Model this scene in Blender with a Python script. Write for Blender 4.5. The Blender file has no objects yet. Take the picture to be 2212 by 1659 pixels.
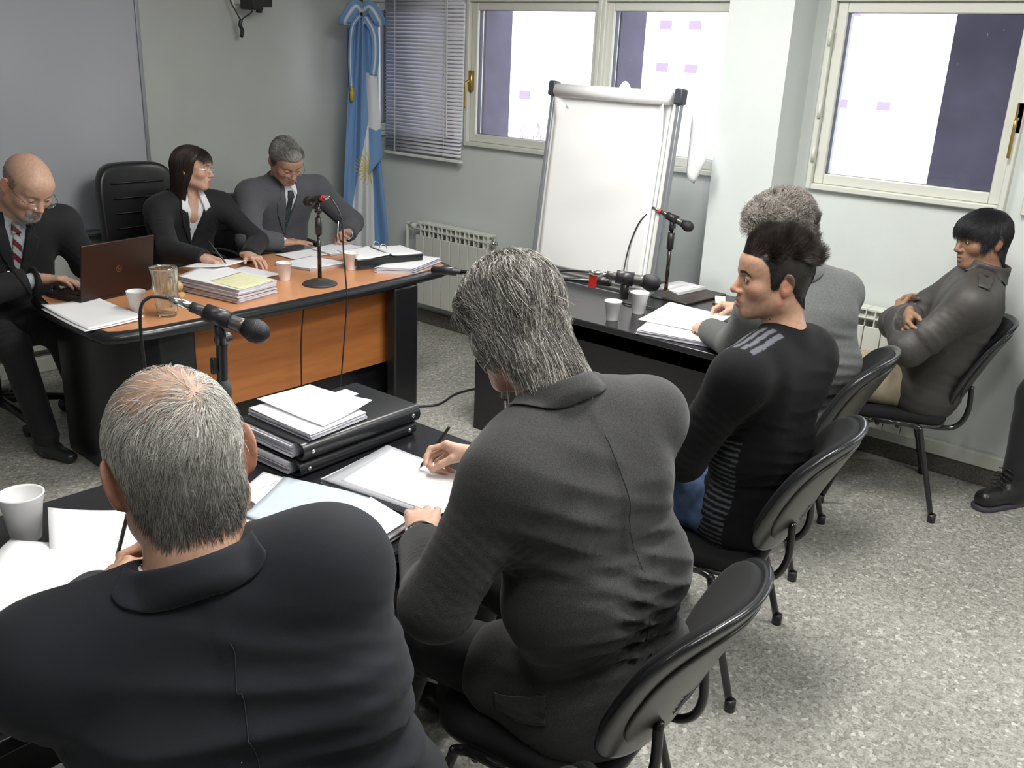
import bpy, math, random
import numpy as np
from mathutils import Vector, Matrix
random.seed(7); RNG = np.random.default_rng(7)
SC = bpy.context.scene
COL = SC.collection
# ---------------------------------------------------------------- camera
CAMZ = 1.78; FPX = 2026.0; TILT = math.radians(19.3); ROLL = math.atan2(256, 5770); AZ = math.radians(50.3)
_f = Vector((math.sin(AZ)*math.cos(TILT), math.cos(AZ)*math.cos(TILT), -math.sin(TILT)))
_r0 = Vector((math.cos(AZ), -math.sin(AZ), 0)); _u0 = _r0.cross(_f)
_r = _r0*math.cos(ROLL) + _u0*math.sin(ROLL); _u = _u0*math.cos(ROLL) - _r0*math.sin(ROLL)
cd = bpy.data.cameras.new('camera'); cam = bpy.data.objects.new('camera', cd); COL.objects.link(cam)
cam.matrix_world = Matrix(((_r.x, _u.x, -_f.x, 0), (_r.y, _u.y, -_f.y, 0), (_r.z, _u.z, -_f.z, CAMZ), (0, 0, 0, 1)))
cd.sensor_width = 36; cd.lens = FPX/2212*36; cd.clip_start = .02; cd.clip_end = 400
SC.camera = cam
# ---------------------------------------------------------------- sky, lights, exposure
wd = bpy.data.worlds.new('sky'); SC.world = wd; wd.use_nodes = True
bgn = wd.node_tree.nodes['Background']; bgn.inputs[0].default_value = (.93, .95, 1, 1); bgn.inputs[1].default_value = 4.0
SC.view_settings.view_transform = 'Standard'; SC.view_settings.look = 'None'
SC.view_settings.gamma = 1; SC.view_settings.exposure = 0.34
SC.view_settings.use_curve_mapping = False
SC.cycles.use_denoising = True; SC.cycles.max_bounces = 8; SC.cycles.diffuse_bounces = 4
SC.cycles.sample_clamp_indirect = 6
def area(name, loc, size, power, color=(1, 1, 1), rot=(0, 0, 0)):
    l = bpy.data.lights.new(name, 'AREA'); l.shape = 'RECTANGLE'; l.size, l.size_y = size; l.energy = power; l.color = color
    o = bpy.data.objects.new(name, l); COL.objects.link(o); o.location = loc; o.rotation_euler = rot
    return o
LAMPS = [(1.0, .35, 22), (2.45, .95, 42), (.9, 2.0, 6), (2.75, 2.35, 40), (2.9, -.8, 16), (-1.2, 1.2, 6)]
for (x, y, p) in LAMPS:
    area('tube_light', (x, y, 2.68), (1.15, .3), p, (1, .985, .94))
# sky portals in the window openings (they only guide the sampling of the sky)
for (y0, y1) in ((3.20, 4.10), (2.28, 3.12), (1.06, 1.83), (-.3, .84)):
    o = area('window_daylight', (4.60, (y0+y1)/2, 1.67), (.74, y1-y0), 10, (1, 1, 1), (0, math.radians(90), 0)); o.data.cycles.is_portal = True

# ---------------------------------------------------------------- materials
MATS = {}
def mat(name, col=(.5, .5, .5), rough=.6, metal=0, var=0, vscale=20, bump=0, bscale=200, spec=.5, vcol=False, trans=0, coat=0, col2=None, sheen=0, stretch=None, wave=None, sss=0, alpha=1):
    if name in MATS: return MATS[name]
    m = bpy.data.materials.new(name); m.use_nodes = True; nt = m.node_tree; N = nt.nodes; L = nt.links
    b = N['Principled BSDF']; b.inputs['Base Color'].default_value = (*col, 1); b.inputs['Roughness'].default_value = rough
    b.inputs['Metallic'].default_value = metal; b.inputs['Specular IOR Level'].default_value = spec
    b.inputs['Transmission Weight'].default_value = trans; b.inputs['Coat Weight'].default_value = coat
    b.inputs['Sheen Weight'].default_value = sheen
    b.inputs['Alpha'].default_value = alpha
    if sss:
        b.inputs['Subsurface Weight'].default_value = sss; b.inputs['Subsurface Scale'].default_value = .006; b.inputs['Subsurface Radius'].default_value = (1, .35, .2)
    tc = N.new('ShaderNodeTexCoord'); src = tc.outputs['Object']
    if stretch:
        mp = N.new('ShaderNodeMapping'); mp.inputs['Scale'].default_value = stretch; L.new(src, mp.inputs[0]); src = mp.outputs[0]
    base = None
    if vcol:
        a = N.new('ShaderNodeAttribute'); a.attribute_name = 'Col'; base = a.outputs['Color']
    if var or col2:
        n = N.new('ShaderNodeTexNoise'); n.inputs['Scale'].default_value = vscale; n.inputs['Detail'].default_value = 6; L.new(src, n.inputs['Vector'])
        r = N.new('ShaderNodeMapRange'); r.inputs[1].default_value = .32; r.inputs[2].default_value = .68; L.new(n.outputs[0], r.inputs[0])
        mx = N.new('ShaderNodeMix'); mx.data_type = 'RGBA'; L.new(r.outputs[0], mx.inputs['Factor'])
        c2 = col2 or tuple(min(1, c*(1+var)) for c in col)
        if vcol:
            mx.blend_type = 'MULTIPLY'; mx.inputs['Factor'].default_value = 1
            r.inputs[3].default_value = 1-var; r.inputs[4].default_value = 1+var*.3
            L.remove(mx.inputs['Factor'].links[0]); L.new(base, mx.inputs['A']); L.new(r.outputs[0], mx.inputs['B'])
        else:
            mx.inputs['A'].default_value = (*(tuple(c*(1-var) for c in col) if not col2 else col), 1); mx.inputs['B'].default_value = (*c2, 1)
        base = mx.outputs['Result']
    if base is not None: L.new(base, b.inputs['Base Color'])
    if bump:
        n = N.new('ShaderNodeTexNoise'); n.inputs['Scale'].default_value = bscale; n.inputs['Detail'].default_value = 3; L.new(src, n.inputs['Vector'])
        bp = N.new('ShaderNodeBump'); bp.inputs['Strength'].default_value = bump; bp.inputs['Distance'].default_value = .002
        L.new(n.outputs[0], bp.inputs['Height']); L.new(bp.outputs[0], b.inputs['Normal'])
    MATS[name] = m; return m

def mat_floor():
    m = bpy.data.materials.new('terrazzo_floor'); m.use_nodes = True; nt = m.node_tree; N = nt.nodes; L = nt.links; b = N['Principled BSDF']
    tc = N.new('ShaderNodeTexCoord'); cols = []
    v = N.new('ShaderNodeTexVoronoi'); v.inputs['Scale'].default_value = 85; L.new(tc.outputs['Object'], v.inputs['Vector'])
    sep = N.new('ShaderNodeSeparateColor'); L.new(v.outputs['Color'], sep.inputs[0])
    cr = N.new('ShaderNodeValToRGB'); e = cr.color_ramp.elements
    e[0].position = 0; e[0].color = (.14, .135, .12, 1); e[1].position = 1; e[1].color = (.78, .77, .72, 1)
    for p, c in ((.18, (.22, .215, .19)), (.45, (.32, .315, .285)), (.75, (.40, .395, .36)), (.93, (.50, .49, .45))):
        x = e.new(p); x.color = (*c, 1)
    L.new(sep.outputs[0], cr.inputs[0])
    n = N.new('ShaderNodeTexNoise'); n.inputs['Scale'].default_value = 160; n.inputs['Detail'].default_value = 5; L.new(tc.outputs['Object'], n.inputs['Vector'])
    cr2 = N.new('ShaderNodeValToRGB'); cr2.color_ramp.elements[0].position = .35; cr2.color_ramp.elements[0].color = (.17, .165, .145, 1); cr2.color_ramp.elements[1].position = .62; cr2.color_ramp.elements[1].color = (.52, .51, .47, 1)
    L.new(n.outputs[0], cr2.inputs[0])
    mx = N.new('ShaderNodeMix'); mx.data_type = 'RGBA'; mx.inputs['Factor'].default_value = .45; L.new(cr.outputs[0], mx.inputs['A']); L.new(cr2.outputs[0], mx.inputs['B'])
    L.new(mx.outputs['Result'], b.inputs['Base Color']); b.inputs['Roughness'].default_value = .38
    return m

def mat_glass():
    m = bpy.data.materials.new('window_glass'); m.use_nodes = True; nt = m.node_tree; N = nt.nodes; L = nt.links
    N.remove(N['Principled BSDF']); o = N['Material Output']
    t = N.new('ShaderNodeBsdfTransparent'); t.inputs[0].default_value = (.94, .95, .98, 1); g = N.new('ShaderNodeBsdfGlossy'); g.inputs['Roughness'].default_value = .02
    fr = N.new('ShaderNodeFresnel'); fr.inputs[0].default_value = 1.45; mx = N.new('ShaderNodeMixShader')
    L.new(fr.outputs[0], mx.inputs[0]); L.new(t.outputs[0], mx.inputs[1]); L.new(g.outputs[0], mx.inputs[2])
    d = N.new('ShaderNodeBsdfDiffuse'); d.inputs[0].default_value = (.6, .6, .62, 1)      # dust specks on the pane
    tc = N.new('ShaderNodeTexCoord'); n = N.new('ShaderNodeTexNoise'); n.inputs['Scale'].default_value = 55; n.inputs['Detail'].default_value = 2; L.new(tc.outputs['Object'], n.inputs['Vector'])
    r = N.new('ShaderNodeMapRange'); r.inputs[1].default_value = .72; r.inputs[2].default_value = .8; r.inputs[4].default_value = .25; L.new(n.outputs[0], r.inputs[0])
    m2 = N.new('ShaderNodeMixShader'); L.new(r.outputs[0], m2.inputs[0]); L.new(mx.outputs[0], m2.inputs[1]); L.new(d.outputs[0], m2.inputs[2])
    L.new(m2.outputs[0], o.inputs[0]); return m

def mat_emit(name, col, s):
    m = bpy.data.materials.new(name); m.use_nodes = True; b = m.node_tree.nodes['Principled BSDF']
    b.inputs['Base Color'].default_value = (*col, 1); b.inputs['Emission Color'].default_value = (*col, 1); b.inputs['Emission Strength'].default_value = s
    return m

M_WALL = mat('painted_wall', (.66, .70, .685), .55, var=.03, vscale=3, bump=.15, bscale=120)
M_WHITE = mat('white_lacquer', (.74, .75, .72), .35)
M_ALU = mat('cream_window_frame', (.66, .67, .61), .35, spec=.5)
M_RUBBER = mat('dark_gasket', (.06, .055, .075), .5)
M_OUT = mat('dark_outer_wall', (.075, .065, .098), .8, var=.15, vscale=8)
M_RAD = mat('radiator_enamel', (.66, .67, .61), .3)
M_STONE = mat('skirting_stone', (.12, .115, .10), .4, var=.4, vscale=120)
M_WOOD = mat('orange_wood_laminate', (.62, .28, .13), .30, col2=(.68, .32, .155), vscale=3, stretch=(1.2, 30, 30), coat=.25)
M_WOODP = mat('orange_wood_panel', (.36, .125, .034), .42, col2=(.43, .155, .046), vscale=3, stretch=(1.5, 1.5, 14))
M_BLACK = mat('black_laminate', (.012, .012, .014), .28, var=.2, vscale=60, bump=.05, bscale=400)
M_BLKRUB = mat('black_edge_moulding', (.016, .017, .019), .22)
M_TABLE = mat('black_table_top', (.016, .016, .019), .22, bump=.04, bscale=500)
M_PAPER = mat('white_paper', (.86, .86, .88), .6)
M_PAPERE = mat('paper_edges', (.74, .73, .76), .7, stretch=(1, 1, 40), col2=(.45, .44, .52), vscale=14)
M_YEL = mat('yellow_paper', (.80, .80, .50), .6)
M_CUP = mat('foam_cup', (.87, .87, .87), .45)
M_PLAST = mat('black_plastic', (.02, .02, .022), .35)
M_METAL = mat('black_steel_tube', (.012, .012, .013), .18, spec=.7)
M_CHROME = mat('chrome', (.75, .75, .75), .15, metal=1)
M_FAB = mat('black_seat_fabric', (.013, .013, .0145), .9, bump=.3, bscale=900, sheen=.03, spec=.25)
M_SHELL = mat('grey_plastic_shell', (.045, .043, .037), .3, bump=.03, bscale=300)
M_LEATHER = mat('black_leather', (.016, .016, .017), .33, bump=.15, bscale=150)
M_MICG = mat('grey_mic_body', (.10, .095, .09), .35, metal=.6)
M_GRILLE = mat('mic_grille', (.03, .03, .035), .45, bump=.6, bscale=500, metal=.5)
M_BINDER = mat('black_vinyl', (.014, .015, .017), .3, bump=.06, bscale=80)
M_GREYC = mat('grey_card', (.36, .37, .40), .5)
M_BLUEC = mat('pale_blue_card', (.50, .56, .63), .6)
M_BROWN = mat('dark_brown_leather', (.035, .022, .02), .4, bump=.1, bscale=200)
M_FLIP = mat('flipchart_paper', (.80, .80, .80), .6)
M_GRALU = mat('grey_aluminium', (.32, .34, .37), .35, metal=.5)
M_INK = mat('black_ink', (.03, .03, .05), .6)
M_RED = mat('red_tape', (.7, .02, .02), .5)
M_GOLD = mat('brass', (.62, .42, .12), .3, metal=1)
M_GLASS = mat_glass()
M_JUG = mat('clear_pressed_glass', (.96, .96, .88), .05, trans=.93, spec=.6, bump=.35, bscale=60)
M_EYEG = mat('spectacle_lens', (.9, .92, .95), .05, alpha=.14)
M_SKIN = mat('skin', (.6, .4, .3), .48, vcol=True, var=.14, vscale=90, bump=.12, bscale=600, sss=.12, spec=.45)
M_HAIR = mat('hair', (.1, .1, .1), .42, vcol=True, spec=.5)
M_EYE = mat('eyeball', (.8, .8, .8), .15, vcol=True)

# ---------------------------------------------------------------- mesh helpers
def link(name, me, m=None, parent=None, smooth=False, bevel=0, seg=2):
    o = bpy.data.objects.new(name, me); COL.objects.link(o)
    if m: 
        for x in (m if isinstance(m, (list, tuple)) else [m]): me.materials.append(x)
    if parent is not None: o.parent = parent
    if smooth: me.polygons.foreach_set('use_smooth', [True]*len(me.polygons))
    if bevel:
        b = o.modifiers.new('b', 'BEVEL'); b.width = bevel; b.segments = seg; b.limit_method = 'ANGLE'; b.angle_limit = .6
        b.harden_normals = False
        me.polygons.foreach_set('use_smooth', [True]*len(me.polygons))
        try: me.set_sharp_from_angle(angle=.9)
        except Exception: pass
    return o
def tag(o, label=None, cat=None, group=None, kind=None):
    if label: o['label'] = label
    if cat: o['category'] = cat
    if group: o['group'] = group
    if kind: o['kind'] = kind
    return o
def empty(name, loc=(0, 0, 0), rz=0, label=None, cat=None, group=None):
    o = bpy.data.objects.new(name, None); COL.objects.link(o); o.location = loc; o.rotation_euler = (0, 0, rz); o.empty_display_size = .1
    return tag(o, label, cat, group)
class MB:
    def __init__(s): s.v = []; s.f = []; s.mi = []
    def add(s, vs, fs, mi=0):
        k = len(s.v); s.v += [tuple(map(float, v)) for v in vs]; s.f += [tuple(i+k for i in f) for f in fs]; s.mi += [mi]*len(fs); return s
    def box(s, x0, x1, y0, y1, z0, z1, mi=0, mtx=None):
        v = [(x, y, z) for z in (z0, z1) for y in (y0, y1) for x in (x0, x1)]
        if mtx is not None: v = [tuple(mtx @ Vector(p)) for p in v]
        return s.add(v, [(0, 2, 3, 1), (4, 5, 7, 6), (0, 1, 5, 4), (2, 6, 7, 3), (0, 4, 6, 2), (1, 3, 7, 5)], mi)
    def prism(s, poly, z0, z1, mi=0, mtx=None):
        n = len(poly); ar = sum(poly[i][0]*poly[(i+1) % n][1]-poly[(i+1) % n][0]*poly[i][1] for i in range(n))
        if ar < 0: poly = poly[::-1]
        v = [(x, y, z0) for x, y in poly]+[(x, y, z1) for x, y in poly]
        if mtx is not None: v = [tuple(mtx @ Vector(p)) for p in v]
        return s.add(v, [tuple(range(n))[::-1], tuple(range(n, 2*n))]+[(i, (i+1) % n, (i+1) % n+n, i+n) for i in range(n)], mi)
    def tube(s, pts, r, n=10, mi=0, cap=True):
        P = [Vector(p) for p in pts]; R = r if isinstance(r, (list, tuple)) else [r]*len(P)
        t0 = (P[1]-P[0]).normalized(); a = t0.orthogonal().normalized(); vs = []
        for i, p in enumerate(P):
            t = (P[min(i+1, len(P)-1)]-P[max(i-1, 0)]).normalized(); a = (a-t*a.dot(t))
            a = a.normalized() if a.length > 1e-6 else t.orthogonal().normalized(); b = t.cross(a)
            vs += [p+(a*math.cos(2*math.pi*k/n)+b*math.sin(2*math.pi*k/n))*R[i] for k in range(n)]
        fs = [(i*n+k, i*n+(k+1) % n, (i+1)*n+(k+1) % n, (i+1)*n+k) for i in range(len(P)-1) for k in range(n)]
        if cap: fs += [tuple(range(n))[::-1], tuple((len(P)-1)*n+k for k in range(n))]
        return s.add(vs, fs, mi)
    def lathe(s, prof, n=32, mi=0, c=(0, 0, 0), mtx=None, closed=False):
        vs = [(c[0]+r*math.cos(2*math.pi*k/n), c[1]+r*math.sin(2*math.pi*k/n), c[2]+z) for r, z in prof for k in range(n)]
        if mtx is not None: vs = [tuple(mtx @ Vector(p)) for p in vs]
        m = len(prof); fs = [(i*n+k, i*n+(k+1) % n, ((i+1) % m)*n+(k+1) % n, ((i+1) % m)*n+k) for i in range(m if closed else m-1) for k in range(n)]
        if not closed: fs += [tuple(range(n))[::-1], tuple((m-1)*n+k for k in range(n))]
        return s.add(vs, fs, mi)
    def grid(s, fn, nu, nv, mi=0, th=0):
        g = [[Vector(fn(i/nu, j/nv)) for i in range(nu+1)] for j in range(nv+1)]
        vs = [p for row in g for p in row]; W = nu+1
        fs = [(j*W+i, j*W+i+1, (j+1)*W+i+1, (j+1)*W+i) for j in range(nv) for i in range(nu)]
        return s.add(vs, fs, mi)
    def mesh(s, name):
        me = bpy.data.meshes.new(name); me.from_pydata(s.v, [], s.f); me.update()
        if any(s.mi): me.polygons.foreach_set('material_index', s.mi)
        return me
    def build(s, name, m, parent=None, smooth=False, bevel=0, seg=2):
        return link(name, s.mesh(name), m, parent, smooth, bevel, seg)
def solidify(o, t, off=0):
    m = o.modifiers.new('s', 'SOLIDIFY'); m.thickness = t; m.offset = off; return o
def curve_pts(P, n=8):
    P = [Vector(p) for p in P]; Q = [P[0]*2-P[1]]+P+[P[-1]*2-P[-2]]; out = []
    for i in range(1, len(Q)-2):
        a, b, c, d = Q[i-1:i+3]
        for k in range(n):
            t = k/n; out.append(.5*((2*b)+(c-a)*t+(2*a-5*b+4*c-d)*t*t+(3*b-a-3*c+d)*t**3))
    out.append(P[-1]); return out
def copy_tree(o, parent=None):
    c = o.copy(); COL.objects.link(c)
    if parent is not None: c.parent = parent
    for ch in list(o.children): copy_tree(ch, c)
    return c
def rot_about(p, ang):  # matrix: translate to p and rotate about z
    return Matrix.Translation(Vector(p)) @ Matrix.Rotation(ang, 4, 'Z')
# ================================================================ the room
XW = 4.46; YW = 5.22; ZC = 2.75; X0 = -3.6; Y0 = -2.6
def struct(o): o['kind'] = 'structure'; return o
mb = MB(); mb.box(X0, XW+.3, Y0, YW+.2, -.1, 0); struct(mb.build('floor', mat_floor()))
mb = MB(); mb.box(X0, XW+.3, Y0, YW+.2, ZC, ZC+.1); struct(mb.build('ceiling', mat('ceiling_paint', (.72, .72, .70), .8)))
mb = MB(); mb.box(X0, XW+.3, YW, YW+.15, 0, ZC); struct(mb.build('wall_front', mat('dimmed_front_wall', (.47, .49, .465), .55, var=.03, vscale=3, bump=.15, bscale=120)))  # wall paint copied darker: the vignetting on this wall is put into its colour
mb = MB(); mb.box(X0-.15, X0, Y0, YW, 0, ZC); struct(mb.build('wall_left', M_WALL))
mb = MB(); mb.box(X0, XW+.3, Y0-.15, Y0, 0, ZC); struct(mb.build('wall_back', M_WALL))
# window wall with openings (y0, y1) between z 1.26 and 2.07
WZ0, WZ1 = 1.262, 2.068; OPN = [(-1.2, .85), (1.03, 1.855), (2.28, 4.125), (4.2, 5.0)]
mb = MB(); mb.box(XW, XW+.16, Y0, YW, 0, WZ0); mb.box(XW, XW+.16, Y0, YW, WZ1, ZC)
ys = [Y0]+[y for p in OPN for y in p]+[YW]
for a, b in zip(ys[::2], ys[1::2]): mb.box(XW, XW+.16, a, b, WZ0, WZ1)
struct(mb.build('wall_window', M_WALL))
mb = MB(); mb.box(4.21, XW+.01, 1.965, 2.285, 0, ZC); struct(mb.build('wall_column', M_WALL))
# skirtings
mb = MB(); mb.box(XW-.025, XW, Y0, 1.965, 0, .088); mb.box(XW-.025, XW, 2.285, YW, 0, .088); struct(mb.build('baseboard_window', M_STONE, bevel=.004))
mb = MB(); mb.box(XW-.035, XW, -2, 1.965, .088, .155); struct(mb.build('trim_1', M_ALU, bevel=.006))
mb = MB(); mb.box(X0, XW-.03, YW-.02, YW, 0, .09); struct(mb.build('baseboard_front', M_STONE, bevel=.004))
mb = MB(); mb.box(X0, 3.4, YW-.06, YW-.02, .0, .085); mb.box(X0, 3.4, YW-.045, YW-.02, .12, .2); struct(mb.build('trim_2', M_ALU, bevel=.006))
mb = MB(); mb.tube([(4.40, 4.66, .305), (4.42, 5.17, .305)], .012); mb.tube([(3.3, 5.19, .31), (4.4, 5.19, .31)], .012)
tag(mb.build('heating_pipe', M_RAD, smooth=True), 'thin cream heating pipe running along the wall into the corner by the flag', 'pipe')
# outer wall seen through the panes
mb = MB(); mb.box(XW+.075, XW+.32, 4.095, 4.2, 1.0, 2.3); mb.box(XW+.075, XW+.32, 3.105, 3.2, 1.0, 2.3); struct(mb.build('wall_outer', M_OUT))
mb = MB(); mb.box(4.95, 5.5, .35, 1.492, 0, 3.5); struct(mb.build('wall_pier', M_OUT))
def window(n, y0, y1, glass, hinge=None):
    """frame y0..y1, glass (g0,g1)"""
    e = empty('window_%d' % n, (XW-.02, (y0+y1)/2, WZ0)); struct(e); g0, g1 = glass; gz0, gz1 = 1.305, 2.028; X = 0
    def frame(name, w0, a0, a1, b0, b1, x0, x1, m, be=.005):
        m_ = MB(); oy = (y0+y1)/2; oz = WZ0
        m_.box(x0, x1, a0-oy, a0+w0-oy, b0-oz, b1-oz); m_.box(x0, x1, a1-w0-oy, a1-oy, b0-oz, b1-oz)
        m_.box(x0, x1, a0+w0-oy, a1-w0-oy, b0-oz, b0-oz+w0); m_.box(x0, x1, a0+w0-oy, a1-w0-oy, b1-w0-oz, b1-oz)
        return m_.build(name, m, e, bevel=be)
    frame('outer_frame', .028, y0, y1, 1.232, 2.10, -.012, .09, M_ALU)
    frame('sash', .048, g0-.045, g1+.045, gz0-.045, gz1+.045, .012, .07, M_ALU)
    frame('gasket', .008, g0-.004, g1+.004, gz0-.004, gz1+.004, .03, .06, M_RUBBER, 0)
    m_ = MB(); m_.box(.045, .049, g0-(y0+y1)/2, g1-(y0+y1)/2, gz0-WZ0, gz1-WZ0); m_.build('pane', M_GLASS, e)
    return e
w1 = window(1, 3.165, 4.165, (3.225, 4.09)); w2 = window(2, 2.29, 3.165, (2.36, 3.10)); w3 = window(3, 1.0, 1.895, (1.072, 1.822)); w4 = window(4, -.1, .935, (-.03, .87)); w5 = window(5, 4.24, 5.05, (4.3, 4.98))
def handle(w, ly):
    m_ = MB(); m_.box(-.012, .012, ly-.014, ly+.014, .30, .42); m_.tube(curve_pts([(-.02, ly, .36), (-.045, ly, .35), (-.05, ly, .30), (-.05, ly, .2)]), .007); m_.build('window_handle', M_GOLD, w, smooth=True)
handle(w1, .455); handle(w3, -.43)
m_ = MB()
for z in (.1, .3, .62): m_.tube([(-.016, .425, z), (-.016, .425, z+.07)], .008)
m_.build('hinge', M_ALU, w3, smooth=True)
# buildings across the street
def building(x, y0, y1, z0, z1, lab, step, wz, seed):
    e = empty('apartment_building', (x, (y0+y1)/2, z0), 0, lab, 'building'); rr = random.Random(seed)
    oy = (y0+y1)/2; m_ = MB(); m_.box(0, 8, y0-oy, y1-oy, 0, z1-z0); m_.build('walls', mat('pale_render', (.80, .76, .78), .9), e)
    m_ = MB(); m_.box(-.3, 8.3, y0-oy-.3, y1-oy+.3, z1-z0, z1-z0+.5); m_.build('roof', mat('pale_roof', (.6, .55, .58), .9), e)
    z = z0+1.5; k = 0
    while z < z1-2:
        y = y0+1.2
        while y < y1-1.5 and k < 60:
            if rr.random() < .62:
                m_ = MB(); m_.box(-.08, .05, y-oy, y-oy+.95, z-z0, z-z0+.6); m_.build('window', mat('far_window', (.20, .15, .20), .4), e); k += 1
            y += step
        z += wz
building(55, 44, 54, -12, 7.5, 'pale building block seen through the left pane beside the dark jamb', 2.9, 3.1, 1)
building(62, 34.5, 42.0, -12, 14, 'tall pale tower of stacked balconies at the right edge of the left pane', 2.4, 2.9, 2)
building(72, 24, 32.5, -12, 8, 'long low pale building seen above the flip chart', 3.2, 3.2, 5)
def tree(x, y, z, h, lab):
    e = empty('bare_tree', (x, y, z), 0, lab, 'tree'); rr = random.Random(int(x*10)); m_ = MB()
    def br(p, d, l, r, n):
        q = p+d*l; m_.tube([p, (p+q)/2+Vector((rr.uniform(-.03, .03)*l,)*3), q], [r, r*.8, r*.6], 5)
        if n: 
            for _ in range(3): br(q, (d+Vector((rr.uniform(-.6, .6), rr.uniform(-.6, .6), rr.uniform(-.1, .4)))).normalized(), l*.7, r*.6, n-1)
    br(Vector((0, 0, 0)), Vector((0, 0, 1)), h*.38, .09, 5); m_.build('branches', mat('bark', (.22, .17, .20), .9), e)
tree(26, 21.3, -6.2, 5.6, 'thin leafless tree behind the bottom of the left pane'); 
# whiteboard
e = empty('whiteboard', (2.0, YW, .74), 0, 'large glossy grey-white board with thin metal border, on wall behind the bald man', 'whiteboard')
mb = MB(); mb.box(-2.2, .865, -.022, -.004, .012, 1.75); mb.build('board_surface', mat('board_enamel', (.42, .44, .47), .22, spec=.5), e)
mb = MB(); mb.box(-2.22, .885, -.03, 0, 0, .02); mb.box(.865, .888, -.03, 0, .02, 1.75); mb.box(-2.22, -2.2, -.03, 0, .02, 1.75); mb.box(-2.22, .885, -.03, 0, 1.75, 1.77); mb.build('frame', M_GRALU, e, bevel=.003)
mb = MB(); mb.box(-1.0, .7, -.085, -.03, -.01, .006); mb.build('pen_tray', M_GRALU, e, bevel=.003)
# small camera on the front wall
e = empty('wall_camera', (3.56, YW, 2.0), 0, 'small black camera with dangling bundled cable, high on the front wall', 'camera')
mb = MB(); mb.box(-.05, .03, -.2, -.07, -.03, .08); mb.build('camera_body', M_PLAST, e, bevel=.01)
mb = MB(); mb.box(.03, .1, -.19, -.11, -.01, .045); mb.tube([(.03, -.15, -.045), (.03, -.15, -.02)], .02); mb.build('lens_hood', M_PLAST, e, bevel=.006)
mb = MB(); mb.box(-.05, -.02, -.08, 0, .0, .03); mb.tube([(-.035, -.01, .015), (-.035, -.004, .015)], .035, 20); mb.build('bracket', M_WHITE, e, bevel=.004)
mb = MB(); mb.tube(curve_pts([(-.10, -.03, .12), (-.105, -.06, .02), (-.08, -.08, -.05), (-.06, -.09, -.1), (-.065, -.09, -.17), (-.05, -.09, -.17), (-.052, -.09, -.09), (-.01, -.12, -.05), (0, -.13, -.02)]), .004, 8)
mb.tube(curve_pts([(-.057, -.09, -.085), (-.066, -.09, -.12), (-.048, -.085, -.15), (-.062, -.09, -.185)]), .011, 8); mb.build('cable', M_PLAST, e, smooth=True)
# venetian blind
e = empty('venetian_blind', (XW-.05, 4.5, 1.12), 0, 'closed grey venetian blind hanging between the flag and the open window', 'blind')
mb = MB(); k = 0; z = 1.16
for i in range(44):
    zz = .045+i*.0225; t = math.radians(62 if i > 6 else 50+8*math.sin(i*2.1))
    if i in (3, 4): t = math.radians(30)
    dz, dx = math.sin(t)*.0135, math.cos(t)*.0135
    mb.add([(-dx, -.34, zz-dz), (dx, -.34, zz+dz), (dx, .36, zz+dz), (-dx, .36, zz-dz), (0, -.34, zz+.003), (0, .36, zz+.003)], [(0, 4, 5, 3), (4, 1, 2, 5)])
o = mb.build('slats', mat('blind_slat', (.62, .62, .68), .35), e, smooth=True); solidify(o, .0006)
mb = MB(); mb.box(-.014, .014, -.345, .365, .0, .02); mb.build('bottom_rail', M_WHITE, e, bevel=.005)
mb = MB(); mb.box(-.02, .02, -.345, .365, 1.035, 1.075); mb.build('head_rail', M_WHITE, e, bevel=.004)
mb = MB(); mb.tube([(-.03, -.22, 1.03), (-.028, -.235, .16)], .0035); mb.build('tilt_wand', mat('clear_rod', (.75, .75, .75), .2), e)
mb = MB(); mb.tube([(-.02, -.2, 1.03), (-.02, -.2, .02)], .0015); mb.tube([(-.02, .25, 1.03), (-.02, .25, .02)], .0015); mb.build('lift_cord', M_WHITE, e)
# radiators
def radiator(y0, y1, z0, z1, n, lab):
    e = empty('radiator', (XW, (y0+y1)/2, 0), 0, lab, 'radiator', 'panel radiators under the windows'); oy = (y0+y1)/2; w = (y1-y0)/n
    for i in range(n):
        a = y0+i*w-oy; m_ = MB(); X1, X2 = -.115, -.03
        m_.box(X1, X1+.012, a+.0025, a+w-.0025, z0, z1-.085)                 # front plate
        m_.box(X2, X2+.006, a+.01, a+w-.01, z0+.03, z1-.03)
        m_.box(X1+.004, X2, a+w/2-.003, a+w/2+.003, z0+.02, z1-.01)           # centre fin
        m_.box(X1+.006, X2, a+.001, a+w-.001, z1-.012, z1)                  # top grille bars
        m_.box(X1+.004, X1+.018, a, a+w, z1-.05, z1-.042); m_.box(X1+.004, X1+.02, a, a+.004, z1-.085, z1-.006)
        m_.tube([(X1+.045, a, z1-.05), (X1+.045, a+w, z1-.05)], .018, 12); m_.tube([(X1+.045, a, z0+.05), (X1+.045, a+w, z0+.05)], .018, 12)
        m_.build('section', M_RAD, e, bevel=.003)
    m_ = MB(); m_.tube([(-.07, y0-oy-.03, z1-.05), (-.07, y0-oy, z1-.05)], .017, 12); m_.tube([(-.07, y0-oy-.042, z1-.05), (-.07, y0-oy-.028, z1-.05)], .012, 6); m_.build('air_valve', M_CHROME, e, smooth=True)
    m_ = MB(); m_.tube(curve_pts([(-.07, y1-oy, z1-.05), (-.07, y1-oy+.05, z1-.04), (-.07, y1-oy+.12, z1-.03), (-.07, y1-oy+.125, z1-.08), (-.07, y1-oy+.125, .32)]), .012, 10)
    m_.tube([(-.07, y1-oy+.03, z1-.045), (-.07, y1-oy+.09, z1-.036)], .02, 10); m_.build('inlet_pipe', M_RAD, e, smooth=True)
    return e
radiator(3.86, 4.50, .165, .712, 8, 'cream radiator beside the flag, right of the judges desk')
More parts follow.
